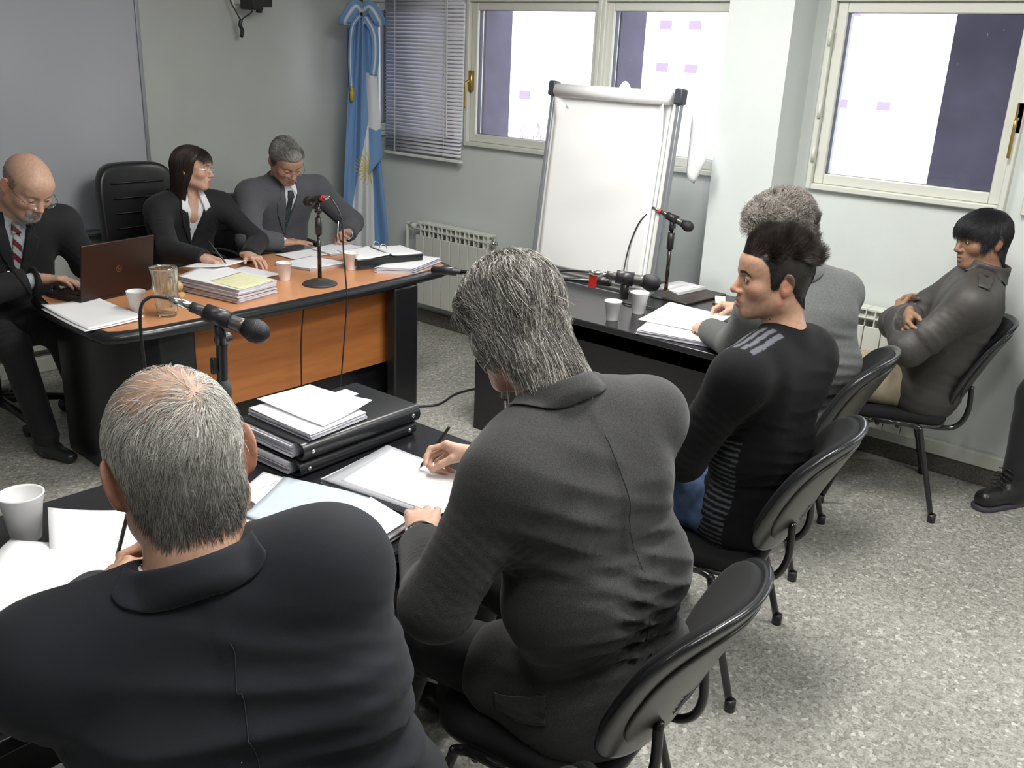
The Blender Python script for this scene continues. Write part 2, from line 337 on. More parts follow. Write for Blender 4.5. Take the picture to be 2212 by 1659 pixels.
radiator(1.14, 1.72, .165, .732, 7, 'cream radiator behind the chair of the man in the padded jacket')
mb = MB(); mb.box(XW-.012, XW, 1.17, 1.25, .2, .3); mb.box(XW-.012, XW, 1.3, 1.36, .2, .28); tag(mb.build('wall_socket', M_WHITE, bevel=.003), 'white socket plate low on the wall under the second radiator', 'socket')

for (x, y, p) in LAMPS:
    e = empty('ceiling_lamp', (x, y, ZC)); e['kind'] = 'structure'; mb = MB(); mb.box(-.62, .62, -.19, .19, -.05, 0); mb.build('housing', M_WHITE, e, bevel=.004)
# ================================================================ judges' desk
DZ = .70
e = empty('judges_desk', (2.6, 3.8, 0), 0, 'long desk with orange wood top, black rounded edge and orange front panel', 'desk')
top = [(1.70, 4.16), (1.652, 3.95), (1.630, 3.52), (1.645, 3.42), (1.70, 3.385), (1.82, 3.362), (2.14, 3.352), (2.60, 3.352), (3.0, 3.368), (3.32, 3.392), (3.50, 3.415), (3.60, 3.45), (3.63, 3.52), (3.62, 3.9), (3.59, 4.12), (3.35, 4.24), (3.0, 4.31), (2.6, 4.32), (2.2, 4.30), (1.9, 4.24)]
def rel(P, ox=2.6, oy=3.8): return [(x-ox, y-oy) for x, y in P]
def inset(P, d):
    n = len(P); out = []
    ar = sum(P[i][0]*P[(i+1) % n][1]-P[(i+1) % n][0]*P[i][1] for i in range(n)); s = 1 if ar > 0 else -1
    for i in range(n):
        a, b, c = Vector(P[i-1]), Vector(P[i]), Vector(P[(i+1) % n]); u = (b-a).normalized(); w = (c-b).normalized()
        n1 = Vector((-u.y, u.x))*s; n2 = Vector((-w.y, w.x))*s; m_ = (n1+n2); m_ = m_/max(.3, m_.dot(m_)/2) if m_.length else n1
        out.append((b.x+m_.x*d, b.y+m_.y*d))
    return out
rt = rel(top); mb = MB(); mb.prism(inset(rt, .03), DZ-.03, DZ); mb.build('desk_top', M_WOOD, e)
mb = MB(); prof = [(.035, .0), (.03, .002), (.012, .001), (.003, -.006), (-.004, -.02), (-.004, -.032), (.004, -.045), (.03, -.047)]; rings = [(inset(rt, d), DZ+z) for d, z in prof]; n = len(rt)
vs = [(x, y, z) for P, z in rings for x, y in P]; fs = [(i*n+k, i*n+(k+1) % n, (i+1)*n+(k+1) % n, (i+1)*n+k) for i in range(len(rings)-1) for k in range(n)]
mb.add(vs, fs); mb.build('edge_moulding', M_BLKRUB, e, smooth=True)
mb = MB(); mb.prism(rel([(1.98, 3.50), (3.29, 3.50), (3.29, 3.52), (1.98, 3.52)]), .235, .655); mb.build('modesty_panel', M_WOODP, e, bevel=.002)
mb = MB(); mb.prism(rel([(1.98, 3.56), (3.29, 3.56), (3.29, 3.58), (1.98, 3.58)]), .05, .24); mb.build('lower_rail', M_BLACK, e)
for sx, P in (('l', [(1.735, 4.05), (1.725, 3.75), (1.745, 3.58), (1.79, 3.47), (1.86, 3.41), (2.02, 3.395), (2.02, 3.47), (1.87, 3.50), (1.82, 3.60), (1.80, 3.75), (1.80, 4.05)]), ('r', [(3.13, 3.385), (3.22, 3.38), (3.29, 3.385), (3.33, 3.45), (3.37, 3.6), (3.37, 4.05), (3.30, 4.05), (3.29, 3.6), (3.25, 3.47), (3.13, 3.45)])):
    mb = MB(); mb.prism(rel(P), 0, .655); mb.build('side_panel', M_BLACK, e, smooth=False, bevel=.01)

def slab(name, P, z0, z1, m, lab=None, cat=None, group=None, parent=None, org=None, bevel=0, curl=None):
    cx = sum(p[0] for p in P)/len(P); cy = sum(p[1] for p in P)/len(P)
    if org: cx, cy = org
    mb = MB(); mb.prism([(x-cx, y-cy) for x, y in P], 0, z1-z0); o = mb.build(name, m, parent, bevel=bevel); o.location = (cx, cy, z0)
    return tag(o, lab, cat, group)
def sheet(name, P, z, lab, curls=(0, 0, 0, 0), m=None, cat='paper', parent=None, th=.0012, wob=.002, seed=0, mid=0):
    """one sheet: quad corners P, each corner lifted by curls, rippled"""
    rr = random.Random(seed+len(lab or '')); ph = rr.uniform(0, 6); cx = sum(p[0] for p in P)/4; cy = sum(p[1] for p in P)/4; mb = MB()
    def fn(u, v):
        w = [(1-u)*(1-v), u*(1-v), u*v, (1-u)*v]; x = sum(a*p[0] for a, p in zip(w, P)); y = sum(a*p[1] for a, p in zip(w, P))
        c = sum((a**2.2)*k for a, k in zip(w, curls)); return (x-cx, y-cy, c+wob*(1+math.sin(ph+u*4+v*3))+mid*math.sin(math.pi*v))
    mb.grid(fn, 14, 14); o = mb.build(name, m or M_PAPER, parent, smooth=True); o.location = (cx, cy, z); solidify(o, th, 1)
    return tag(o, lab, cat if lab else None)
def stack(P, z0, n, t, lab, jit=.006, top_m=None, seed=0, cat='paper stack', name='paper_stack', bow=0):
    rr = random.Random(seed); cx = sum(p[0] for p in P)/4; cy = sum(p[1] for p in P)/4
    e = empty(name, (cx, cy, z0), 0, lab, cat); mb = MB()
    for i in range(n):
        dx, dy, a = rr.uniform(-jit, jit), rr.uniform(-jit, jit), rr.uniform(-jit, jit)*2; c, s = math.cos(a), math.sin(a)
        Q = [((x-cx)*c-(y-cy)*s+dx, (x-cx)*s+(y-cy)*c+dy) for x, y in P]; mb.prism(Q, i*t, (i+1)*t-.0004, 0)
    mb.build('sheets', M_PAPERE, e)
    if lab:
        Q = [((x-cx), (y-cy)) for x, y in P]; o = sheet('top_sheet', [(a, b) for a, b in Q], n*t, None, (.003, .001, .002, .004), top_m or M_PAPER, parent=e, th=.0008, wob=.0008, seed=seed)
    return e

# ---- things on the judges' desk
def cup(x, y, z, s, lab, group='white foam cups on the tables'):
    e = empty('foam_cup', (x, y, z), 0, lab, 'cup', group); mb = MB(); h = .088*s; r0, r1 = .024*s, .036*s
    mb.lathe([(0.0005, .002), (r0, .0), (r0+.001, .002), (r1-.002, h-.014*s), (r1+.0005, h-.013*s), (r1+.001, h-.004), (r1+.003, h-.003), (r1+.003, h), (r1-.001, h), (r1-.003, h-.005), (r0-.002, .006), (.0005, .006)], 40)
    mb.build('cup_wall', M_CUP, e, smooth=True)
    return e
cup(1.905, 3.640, DZ, 1.02, 'white foam cup beside the glass jug, in front of the open laptop'); cup(2.718, 3.726, DZ, 1.0, 'white foam cup right of the woman, near her yellow-topped papers')
cup(3.115, 3.70, DZ, 1.02, 'white foam cup between the microphone stand and the open ring binder')
# jug
e = empty('glass_jug', (1.965, 3.505, DZ), .9, 'tall ribbed clear glass water jug with a spout on the judges desk', 'jug'); mb = MB(); n = 48
def jr(z, k, inner=0):
    a = 2*math.pi*k/n; r = .035+.016*(z/.21)**.8+.004*math.sin(z/.21*math.pi); r += .0012*math.sin(a*16)*(1 if not inner else 0)
    if z > .17: r += .011*((z-.17)/.04)*max(0, math.cos(a-1.9))**10
    return r-(.0035 if inner else 0)
zs = [0, .004, .02, .05, .08, .11, .14, .17, .185, .197, .207]; prof = [(z, 0) for z in zs]+[(z, 1) for z in zs[::-1][:-2]]+[(.016, 1)]
vs = [(jr(z, k, i)*math.cos(2*math.pi*k/n), jr(z, k, i)*math.sin(2*math.pi*k/n), z) for z, i in prof for k in range(n)]
fs = [(i*n+k, i*n+(k+1) % n, (i+1)*n+(k+1) % n, (i+1)*n+k) for i in range(len(prof)-1) for k in range(n)]+[tuple(range(n))[::-1], tuple((len(prof)-1)*n+k for k in range(n))]
mb.add(vs, fs); mb.build('jug_body', M_JUG, e, smooth=True)
mb = MB(); mb.tube(curve_pts([(.048*math.cos(-2.6), .048*math.sin(-2.6), .18), (.075*math.cos(-2.6), .075*math.sin(-2.6), .17), (.076*math.cos(-2.6), .076*math.sin(-2.6), .11), (.043*math.cos(-2.6), .043*math.sin(-2.6), .05)]), .006, 10); mb.build('handle', M_JUG, e, smooth=True)
# gavel
e = empty('wooden_gavel', (2.15, 3.76, DZ), .3, 'small pale wooden gavel and block lying behind the glass jug', 'gavel'); mb = MB()
R90 = Matrix.Translation((0, 0, .045)) @ Matrix.Rotation(math.radians(90), 4, 'Y')
mb.lathe([(.001, -.035), (.02, -.034), (.023, -.028), (.021, -.02), (.017, -.012), (.019, 0), (.017, .012), (.021, .02), (.023, .028), (.02, .034), (.001, .035)], 28, mtx=R90); MW = mat('pale_beech', (.52, .36, .16), .4, var=.15, vscale=20); mb.build('head', MW, e, smooth=True)
mb = MB(); mb.tube([(0, 0, .04), (-.05, -.08, .012), (-.12, -.19, .01)], [.007, .006, .009], 14); mb.build('handle', MW, e, smooth=True)
mb = MB(); mb.lathe([(.001, 0), (.045, 0), (.047, .006), (.042, .018), (.001, .02)], 32); mb.build('sound_block', MW, e, smooth=True)
# laptop
e = empty('laptop', (1.945, 4.01, DZ), math.radians(10), 'open brown laptop seen from behind, in front of the bald man', 'laptop')
mb = MB(); mb.box(-.185, .185, -.10, .14, 0.002, .022); mb.build('keyboard_base', M_PLAST, e, bevel=.005)
lid = mb = MB(); T = Matrix.Translation((0, -.10, .018)) @ Matrix.Rotation(math.radians(9), 4, 'X'); mb.box(-.185, .185, -.009, 0, 0, .245, mtx=T)
M_LID = mat('brown_laptop_lid', (.040, .020, .015), .38, metal=.5); lido = mb.build('screen_lid', M_LID, e, bevel=.004)
mb = MB(); mb.box(-.172, .172, .0003, .001, .012, .23, mtx=T); mb.build('screen', mat('dark_screen', (.03, .03, .035), .15), e)
mb = MB()
for r in range(5):
    for c in range(13): mb.box(-.14+c*.0215, -.122+c*.0215, -.07+r*.021, -.053+r*.021, .022, .0245)
mb.build('keys', M_PLAST, e)
T2 = T @ Matrix.Translation((0.0, -.0092, .118)) @ Matrix.Rotation(math.radians(90), 4, 'X'); mb = MB()
mb.lathe([(.0125, 0), (.014, 0), (.014, .0012), (.0125, .0012)], 32, mtx=T2, closed=True)
M_LOGO = mat('logo_metal', (.75, .55, .42), .25, metal=1)
for (xs, y0, y1) in ((-.0065, -.0045, .009), (.0028, -.009, .0045)): mb.prism([(xs-.001, y0), (xs+.001, y0), (xs+.0032, y1), (xs+.0012, y1)], 0, .0012, mtx=T2)
mb.prism([(-.0045, .0028), (-.001, .0028), (-.0022, -.0045), (-.0004, -.0045), (.0012, .0044), (-.0042, .0044)], 0, .0012, mtx=T2)
mb.prism([(.0048, .0028), (.0082, .0028), (.007, -.004), (.003, -.004), (.0032, -.0026), (.0056, -.0026), (.0062, .0016), (.0046, .0016)], 0, .0012, mtx=T2)
mb.build('lid_logo', M_LOGO, lido)
# papers on the desk
sheet('paper_sheet', [(1.625, 3.90), (1.60, 3.475), (1.845, 3.50), (1.86, 3.925)], DZ+.001, 'white sheets fanned at the left end of the judges desk, the lower ones', (.004, .006, .003, .002), wob=.001, seed=3)
sheet('paper_sheet', [(1.635, 3.92), (1.618, 3.485), (1.868, 3.515), (1.872, 3.932)], DZ+.006, 'white sheet on top of the loose pages at the left end of the judges desk', (.012, .002, .004, .008), wob=.0015, seed=4)
st = stack([(2.225, 3.86), (2.285, 3.47), (2.52, 3.52), (2.50, 4.02)], DZ, 14, .0045, 'thick stack of typed pages with a yellow page on top in front of the woman', .007, M_PAPER, 2)
o = sheet('yellow_page', [(-.10, -.03), (-.085, -.24), (.125, -.20), (.10, .03)], .065, None, (.001, .002, .006, .002), M_YEL, parent=st, th=.0006, wob=.0005)
mb = MB()
for i in range(14):
    if i % 5 != 4: mb.box(-.075, .085-.03*(i % 3 == 0), -.19+i*.013, -.189+i*.013, .0672, .0675)
mb.build('typed_lines', mat('faded_ink', (.55, .53, .35), .7), st)
sheet('paper_sheet', [(2.46, 4.02), (2.53, 3.78), (2.77, 3.82), (2.72, 4.07)], DZ+.002, 'loose white page under the woman\'s left hand', (.004, .01, .002, .004), seed=9)
sheet('paper_sheet', [(2.34, 4.0), (2.43, 3.86), (2.62, 3.9), (2.54, 4.07)], DZ+.068, 'white page under the woman\'s right hand on the thick stack', (.002, .008, .012, .004), seed=11)
nb = stack([(2.87, 4.02), (2.93, 3.80), (3.19, 3.80), (3.12, 4.04)], DZ, 5, .002, 'white notepad right of the woman\'s foam cup, behind the microphone stand', .002, M_PAPER, 5, 'notepad', 'notepad')
sheet('paper_sheet', [(3.02, 4.22), (3.03, 4.05), (3.3, 4.05), (3.32, 4.23)], DZ+.001, 'white page under the right hand of the grey-suited man', (.002, .004, .002, .004), seed=12)
wp = stack([(3.26, 4.22), (3.24, 4.02), (3.52, 4.05), (3.50, 4.25)], DZ, 5, .002, 'ruled writing pad the grey-suited man writes on', .002, M_PAPER, 6, 'notepad', 'notepad')
mb = MB()
for i in range(9): mb.box(-.11, .11, -.08+i*.018, -.0795+i*.018, .0135, .0137)
mb.build('ruled_lines', mat('line_ink', (.6, .65, .8), .7), wp)
stack([(3.17, 3.57), (3.30, 3.43), (3.60, 3.53), (3.54, 3.72)], DZ, 8, .003, 'stack of loose documents under the ring binder at the right end of the desk', .01, M_PAPER, 7)
# ring binder (judges' desk)
e = empty('ring_binder', (3.33, 3.72, DZ+.026), math.radians(-14), 'open black ring binder with raised metal rings on the judges desk', 'binder')
mb = MB(); mb.box(-.20, .19, -.13, .0, 0, .035); mb.build('black_cover', M_BINDER, e, bevel=.004)
sheet('left_pages', [(-.19, -.125), (-.19, .12), (-.01, .12), (-.01, -.125)], .037, None, (.0, .0, .012, .012), M_PAPER, parent=e, th=.006)
sheet('right_pages', [(.01, -.125), (.01, .12), (.19, .12), (.19, -.12)], .037, None, (.012, .012, .0, .0), M_PAPER, parent=e, th=.009)
for yy in (-.035, .045):
    mb = MB(); mb.tube([(.026*math.cos(a), yy, .04+.045*math.sin(a)) for a in [math.pi*i/12 for i in range(13)]], .0022, 8); mb.build('ring', M_CHROME, e, smooth=True)

# ================================================================ foreground table and the table on the right
def table(name, P, lab, panels, z=.70):
    cx = sum(p[0] for p in P)/len(P); cy = sum(p[1] for p in P)/len(P); e = empty(name, (cx, cy, 0), 0, lab, 'table'); R = [(x-cx, y-cy) for x, y in P]
    mb = MB(); mb.prism(R, z-.03, z); mb.build('table_top', M_TABLE, e, bevel=.006, seg=3)
    for nm, (x0, x1, y0, y1, z0, z1) in panels:
        mb = MB(); mb.box(x0-cx, x1-cx, y0-cy, y1-cy, z0, z1); mb.build(nm, M_BLACK, e, bevel=.003)
    return e
table('front_table', [(-.9, 1.395), (1.90, 1.395), (1.885, 2.16), (.3, 2.20), (-.9, 2.20)], 'long black table in the foreground strewn with papers and binders', [('side_panel', (1.80, 1.825, 1.47, 2.08, 0, .67)), ('side_panel', (-.85, -.825, 1.47, 2.08, 0, .67)), ('modesty_panel', (-.825, 1.80, 1.97, 1.985, .12, .67))])
table('side_table', [(3.235, 1.60), (4.19, 1.63), (4.19, 2.50), (3.85, 2.52), (3.84, 2.98), (3.245, 2.98)], 'black table on the right with cups, notes and a microphone, under the flip chart', [('side_panel', (3.262, 3.287, 1.63, 2.95, 0, .67)), ('side_panel', (4.14, 4.165, 1.68, 2.46, 0, .67)), ('modesty_panel', (3.287, 4.14, 2.44, 2.455, .12, .67)), ('apron', (3.262, 3.27, 1.62, 2.96, .60, .67))])
T = .70
cup(.752, 2.035, T, 1.28, 'large white foam cup at the left edge of the foreground table')
cup(3.344, 2.222, T, 1.0, 'white foam cup at the table edge, left one of the pair under the flip chart'); c2 = cup(3.535, 2.21, T, 1.12, 'white foam cup nearer the microphone base, right one of the pair')
mb = MB(); mb.tube([(3.525, 2.165, .745), (3.56, 2.13, .702)], .0016, 6); tag(mb.build('stirrer', M_PLAST), 'thin dark stirrer leaning on the right cup under the flip chart', 'stirrer')
# binders on the foreground table
def binder(x0, x1, y0, y1, z, h, rot, lab, first=True):
    cx, cy = (x0+x1)/2, (y0+y1)/2; e = empty('ring_binder', (cx, cy, z), rot, lab, 'binder', 'closed black binders stacked on the foreground table'); w, d = (x1-x0)/2, (y1-y0)/2
    mb = MB(); prof = [(-d, h*.5)]+[(-d+.02-.02*math.cos(a), h/2-h/2*math.sin(a)) for a in (.5, 1.0, 1.57)]+[(d, 0), (d, .0035), (-d+.03, .0035), (-d+.012, .01), (-d+.0045, h/2), (-d+.012, h-.01), (-d+.03, h-.0035), (d, h-.0035), (d, h)]+[(-d+.02-.02*math.cos(a), h/2+h/2*math.sin(a)) for a in (1.57, 1.0, .5)]
    n = len(prof); vs = [(-w, y, zz) for y, zz in prof]+[(w, y, zz) for y, zz in prof]; mb.add(vs, [(i, (i+1) % n, (i+1) % n+n, i+n) for i in range(n)]+[tuple(range(n))[::-1], tuple(range(n, 2*n))]); mb.build('cover', M_BINDER, e, bevel=.002)
    mb = MB(); rr = random.Random(int(z*1000))
    for i in range(12): j = rr.uniform(-.006, .006); mb.box(-w-.006+j, w+.008+j, -d+.045, d-.012+j, .005+i*(h-.012)/12, .005+(i+1)*(h-.012)/12-.0006)
    mb.build('page_block', M_PAPERE, e)
    mb = MB()
    for sx in (-w+.03, w-.03): mb.lathe([(.001, -.001), (.007, 0), (.006, .003), (.001, .004)], 14, mtx=Matrix.Translation((sx, -d+.001, h/2)) @ Matrix.Rotation(math.radians(90), 4, 'X'))
    mb.build('rivet', M_CHROME, e, smooth=True); return e
binder(1.375, 1.81, 1.86, 2.13, T, .045, math.radians(2), 'closed black binder directly on the foreground table, lower of two')
b2 = binder(1.385, 1.815, 1.85, 2.135, T+.046, .05, math.radians(1), 'closed black binder with a white label, on top of another binder')
sl = MB(); sl.box(.075, .15, .055, .115, .0502, .0512); sl.build('spine_label', M_PAPER, b2)
stack([(1.415, 2.13), (1.42, 1.86), (1.63, 1.88), (1.635, 2.14)], T+.097, 7, .0022, 'pile of blank white pages on the upper black binder', .003, M_PAPER, 8)
sheet('paper_sheet', [(1.46, 2.155), (1.475, 1.875), (1.675, 1.905), (1.655, 2.165)], T+.117, 'single white sheet turned slightly on the pile over the black binders', (.004, .002, .014, .002), seed=21)
# writing pad of the man in grey
e = stack([(1.40, 1.80), (1.445, 1.51), (1.70, 1.50), (1.675, 1.845)], T, 4, .0024, 'white pages under a grey folder, in front of the man in the dark grey jacket', .004, M_PAPER, 9)
sheet('grey_folder', [(1.395, 1.785), (1.44, 1.49), (1.70, 1.49), (1.665, 1.83)], T+.013, 'grey card folder lying open under the sheet being written on', (.004, .003, .003, .004), M_GREYC, 'folder', th=.002, seed=2)
sheet('paper_sheet', [(1.425, 1.745), (1.468, 1.43), (1.70, 1.44), (1.652, 1.80)], T+.018, 'blank sheet the man in the dark grey jacket is writing on', (.001, .001, .001, .002), th=.0012, wob=.0006, seed=5)
# blue folder, right stacks
sheet('paper_sheet', [(1.10, 1.84), (1.16, 1.62), (1.39, 1.70), (1.33, 1.95)], T+.002, 'white page with red handwriting, under the pale blue folder', (.004, .002, .004, .004), seed=6)
sheet('blue_folder', [(1.145, 1.77), (1.20, 1.55), (1.43, 1.62), (1.345, 1.88)], T+.006, 'pale blue card folder on the foreground table beside the seated man\'s ear', (.004, .003, .006, .003), M_BLUEC, 'folder', th=.0016, seed=8)
slab('paper_slip', [(1.165, 1.70), (1.172, 1.665), (1.235, 1.672), (1.232, 1.70)], T+.0135, T+.0145, M_PAPER, 'small white slip lying on the pale blue folder', 'slip')
mb = MB(); rr = random.Random(4)
for i in range(9):
    x = 1.22+i*.011; y = 1.865+rr.uniform(-.003, .003); mb.tube(curve_pts([(x, y, .7105), (x+.003, y+.008*rr.random(), .7105), (x+.006, y-.003, .7105), (x+.009, y+.004, .7105)], 3), .00035, 4)
tag(mb.build('red_handwriting', M_RED), 'small line of red handwriting on the page above the blue folder', 'handwriting')
stack([(1.30, 1.60), (1.27, 1.43), (1.385, 1.45), (1.40, 1.60)], T, 9, .003, 'stack of stapled pages between the two men at the near table edge', .005, M_PAPER, 12)
# left papers
sheet('paper_sheet', [(.70, 1.80), (.90, 1.66), (1.06, 1.86), (.80, 2.02)], T+.03, 'curled white page standing up at its far left corner, top of the left sheets', (.0, .0, .0, .035), wob=.002, seed=31)
sheet('paper_sheet', [(.52, 1.76), (.80, 1.50), (.97, 1.74), (.70, 1.99)], T+.012, 'white handwritten page bowed upward beside the large foam cup', (.0, .0, .0, .015), wob=.003, mid=.03, seed=32)
stack([(.10, 1.62), (.46, 1.42), (.66, 1.70), (.40, 1.98)], T, 5, .003, 'broad white pages at the far left edge of the foreground table', .006, M_PAPER, 13)
sheet('paper_sheet', [(.30, 1.50), (.60, 1.40), (.66, 1.66), (.36, 1.78)], T+.018, 'white page under the left forearm of the navy-suited man', (.0, .004, .004, .0), seed=33)
mb = MB(); rr = random.Random(9)
for j in range(5):
    for i in range(9):
        if rr.random() < .6:
            u = i*.017+j*.01; x = .72+u*.55-j*.018; y = 1.92-u*.7-j*.024; z = .7475; mb.tube([(x, y, z), (x+.006, y-.007+rr.uniform(-.003, .003), z)], .0004, 4)
# papers on the right table
stack([(3.235, 2.02), (3.30, 1.70), (3.60, 1.72), (3.57, 2.12)], T, 6, .003, 'spiral notepad and pages under the left fist of the curly-haired man', .004, M_PAPER, 15)
np_ = sheet('paper_sheet', [(3.36, 2.10), (3.40, 1.80), (3.76, 1.86), (3.72, 2.16)], T+.02, 'white page with black drawn diagram under the hands of the curly-haired man', (.006, .002, .002, .008), seed=41)
mb = MB(); rr = random.Random(3)
for i in range(7):
    x, y = 3.43+rr.uniform(0, .13), 2.05+rr.uniform(-.05, .03); mb.tube(curve_pts([(x, y, .7255), (x+rr.uniform(-.03, .05), y+rr.uniform(-.03, .03), .7255), (x+rr.uniform(-.02, .06), y+rr.uniform(-.05, .04), .7255)], 5), .001, 4)
dg = mb.build('ink_sketch', M_INK, np_); dg.matrix_parent_inverse = Matrix.Translation(np_.location).inverted()
slab('brown_folder', [(3.83, 2.13), (4.16, 2.10), (4.175, 2.42), (3.86, 2.46)], T, T+.012, M_BROWN, 'dark brown leather folder on the black table beside the column', 'folder', bevel=.004)
nb = slab('notebook', [(3.935, 2.24), (4.145, 2.215), (4.155, 2.37), (3.95, 2.40)], T+.0125, T+.030, M_PAPER, 'white spiral notebook lying on the dark brown folder', 'notebook', bevel=.002)
mb = MB()
for i in range(22): mb.lathe([(.004, -.0006), (.0052, 0), (.004, .0006)], 10, mtx=Matrix.Translation((-.105+i*.0095, -.055-i*.0012, .014)) @ Matrix.Rotation(math.radians(90), 4, 'Y'), closed=True)
mb.build('spiral_wire', M_CHROME, nb)
o = slab('note_card', [(3.90, 2.02), (3.93, 1.985), (4.07, 2.06), (4.04, 2.10)], T+.012, T+.022, M_PAPER, 'small white and gilt-edged booklet beside the curly-haired man\'s right hand', 'booklet', bevel=.001)
mb = MB(); mb.box(-.083, -.075, -.04, -.005, -.001, .011, mtx=Matrix.Rotation(.0, 4, 'Z')); mb.build('gilt_edge', M_GOLD, o)

# ================================================================ flip chart
e = empty('flip_chart', (3.98, 2.72, 0), 0, 'tall flip chart easel with blank white pages in front of the windows', 'flip chart')
LEAN = Matrix.Translation((-.12, 0, .70)) @ Matrix.Rotation(math.radians(6.5), 4, 'Y')
mb = MB(); mb.box(0, .012, -.36, .37, .0, .955, mtx=LEAN); mb.build('board', M_WHITE, e)
for y0, y1 in ((-.378, -.355), (.365, .388)): mb = MB(); mb.box(-.012, .022, y0, y1, -.10, .96, mtx=LEAN); mb.build('side_rail', M_GRALU, e, bevel=.004)
for y in (-.367, .377): mb = MB(); mb.box(-.028, .026, y-.022, y+.022, .90, .972, mtx=LEAN); mb.build('corner_cap', mat('dark_grey_cap', (.045, .05, .06), .4), e, bevel=.008)
mb = MB(); mb.tube([LEAN @ Vector((-.03, -.335, .925)), LEAN @ Vector((-.03, .335, .925))], .033, 24); mb.build('rolled_pages', M_FLIP, e, smooth=True)
def fp(dy0, dy1, z0, off, nm, curl=0):
    mb = MB()
    def fn(u, v):
        y = dy0+(dy1-dy0)*u; z = z0+(.91-z0)*v
        w = .004*math.sin(u*5+v*4)*(1-v)+.0035*math.sin(v*11+math.sin(u*3)*1.5)*math.sin(u*math.pi)+.003*math.sin(v*23+u*6)*math.sin(u*math.pi)*v
        c = curl*max(0, u-.93)*10*max(0, v-.85)*5+curl*max(0, .07-u)*10*max(0, v-.8)*5
        return LEAN @ Vector((-off-w-c, y, z))
    mb.grid(fn, 30, 60); o = mb.build(nm, M_FLIP, e, smooth=True); solidify(o, .0006)
fp(-.315, .335, .045, .022, 'front_page', .05); fp(-.33, .34, .02, .010, 'back_page')
mb = MB()
for (y, z) in ((.27, .845), (.262, .842)): mb.tube([LEAN @ Vector((-.0275, y, z)), LEAN @ Vector((-.0275, y-.004, z+.012)), LEAN @ Vector((-.0275, y-.009, z))], .0011, 5)
mb.build('blue_mark', mat('cyan_ink', (.05, .45, .6), .6), e)
mb = MB(); mb.box(-.075, .0, -.235, .19, -.028, -.018); mb.box(-.08, -.073, -.235, .19, -.028, -.006)
for v in mb.v[:]: pass
mb.v = [tuple(LEAN @ Vector(p)) for p in mb.v]; mb.build('pen_tray', M_GRALU, e, bevel=.002)
for (yf, yt) in ((-.42, -.367), (.43, .377)):
    mb = MB(); mb.tube([(-.19, yf, .01), LEAN @ Vector((.004, yt, .02))], .012, 12); mb.build('leg', M_GRALU, e, smooth=True)
mb = MB(); mb.tube([(.43, .0, .01), LEAN @ Vector((.03, 0, .85))], .012, 12); mb.build('leg', M_GRALU, e, smooth=True)
sheet_ = MB(); sheet_.grid(lambda u, v: (.10-.02*math.sin(u*3), -.37-.11*u*(1-abs(v-.45)*1.2), 1.28+.28*v-.05*u), 8, 12); solidify(sheet_.build('loose_page', M_FLIP, e, smooth=True), .0006)
sheet_ = MB(); sheet_.grid(lambda u, v: (.05, -.06+.1*u, 1.60+v*.085*math.sin(math.pi*u)**.6), 8, 4); solidify(sheet_.build('loose_page', M_FLIP, e, smooth=True), .0006)

# ================================================================ flag
FX, FY = 4.28, 4.95
e = empty('flag', (FX, FY, 0), 0, 'Argentine flag in light blue and white with golden sun, draped in the corner', 'flag')
mb = MB(); mb.tube([(0, 0, .03), (0, 0, 2.22)], .014, 14); mb.build('pole', mat('dark_pole', (.09, .05, .03), .4), e, smooth=True)
mb = MB(); mb.lathe([(.001, 0), (.13, 0), (.14, .01), (.12, .03), (.04, .045), (.02, .08), (.001, .08)], 36); mb.build('base', M_GOLD, e, smooth=True)
mb = MB(); mb.lathe([(.001, 0), (.02, .01), (.026, .03), (.012, .07), (.001, .11)], 18, c=(0, 0, 2.21)); mb.build('finial', M_GOLD, e, smooth=True)
CB, CW, CY = (.15, .29, .53), (.66, .68, .70), (.60, .47, .12)
rdir = Vector((math.cos(math.radians(38)), -math.sin(math.radians(38)), 0)); fdir = Vector((-rdir.y, rdir.x, 0))*-1   # rdir: to the right seen from the room; fdir: out toward the room
SUN = (.052, 1.03)
def flagcol(s, z):
    """s: metres to the right along the drape, z height"""
    # left field blue, the white band runs down from the upper right to the lower left
    t = (1.50-z)/1.0; edge = .085-.20*max(0, t)**.8
    c = CB if s < edge else CW
    return c
def panel(nm, z0, z1, s_of, depth_of, colf, nu=60, nv=220, thick=.0012):
    mb = MB(); cols = []
    def fn(u, v):
        z = z0+(z1-z0)*v; s = s_of(u, z); d = depth_of(u, z); cols.append(colf(u, z, s)); return rdir*s+fdir*d+Vector((0, 0, z+.012*math.sin(u*7)*(1-v)))
    mb.grid(fn, nu, nv); me = mb.mesh(nm); ca = me.color_attributes.new('Col', 'FLOAT_COLOR', 'POINT')
    ca.data.foreach_set('color', np.array([(*c, 1) for c in cols], dtype=np.float32).ravel())
    o = link(nm, me, mat('flag_cloth', (.5, .5, .5), .7, vcol=True, bump=.1, bscale=500, sheen=.2), e, True); solidify(o, thick); return o
def wid(z, a, b, zt=1.98, zb=.55): t = min(1, max(0, (zt-z)/(zt-zb))); return a+(b-a)*t**.75
def sunc(u, z, s):
    base = flagcol(s, z); dx, dz = s-SUN[0], z-SUN[1]; r = math.hypot(dx, dz); a = math.atan2(dz, dx)
    if r < .036: return CY if (abs(dx) > .008 or dz > .01 or dz < -.014) else (.42, .30, .06)
    if r < .108 and math.cos(a*24+math.sin(r*110)*.5) > -.3+(r-.036)*14: return CY
    return base
panel('front_fold', .50, 1.96, lambda u, z: -wid(z, .045, .15)+u*(wid(z, .045, .15)+wid(z, .035, .075)), lambda u, z: .055+.022*math.sin(u*9+z*1.2)+.012*math.sin(u*21-z*3)*(1-abs(u-.5))+.02*math.sin(u*math.pi), sunc, 90, 300)
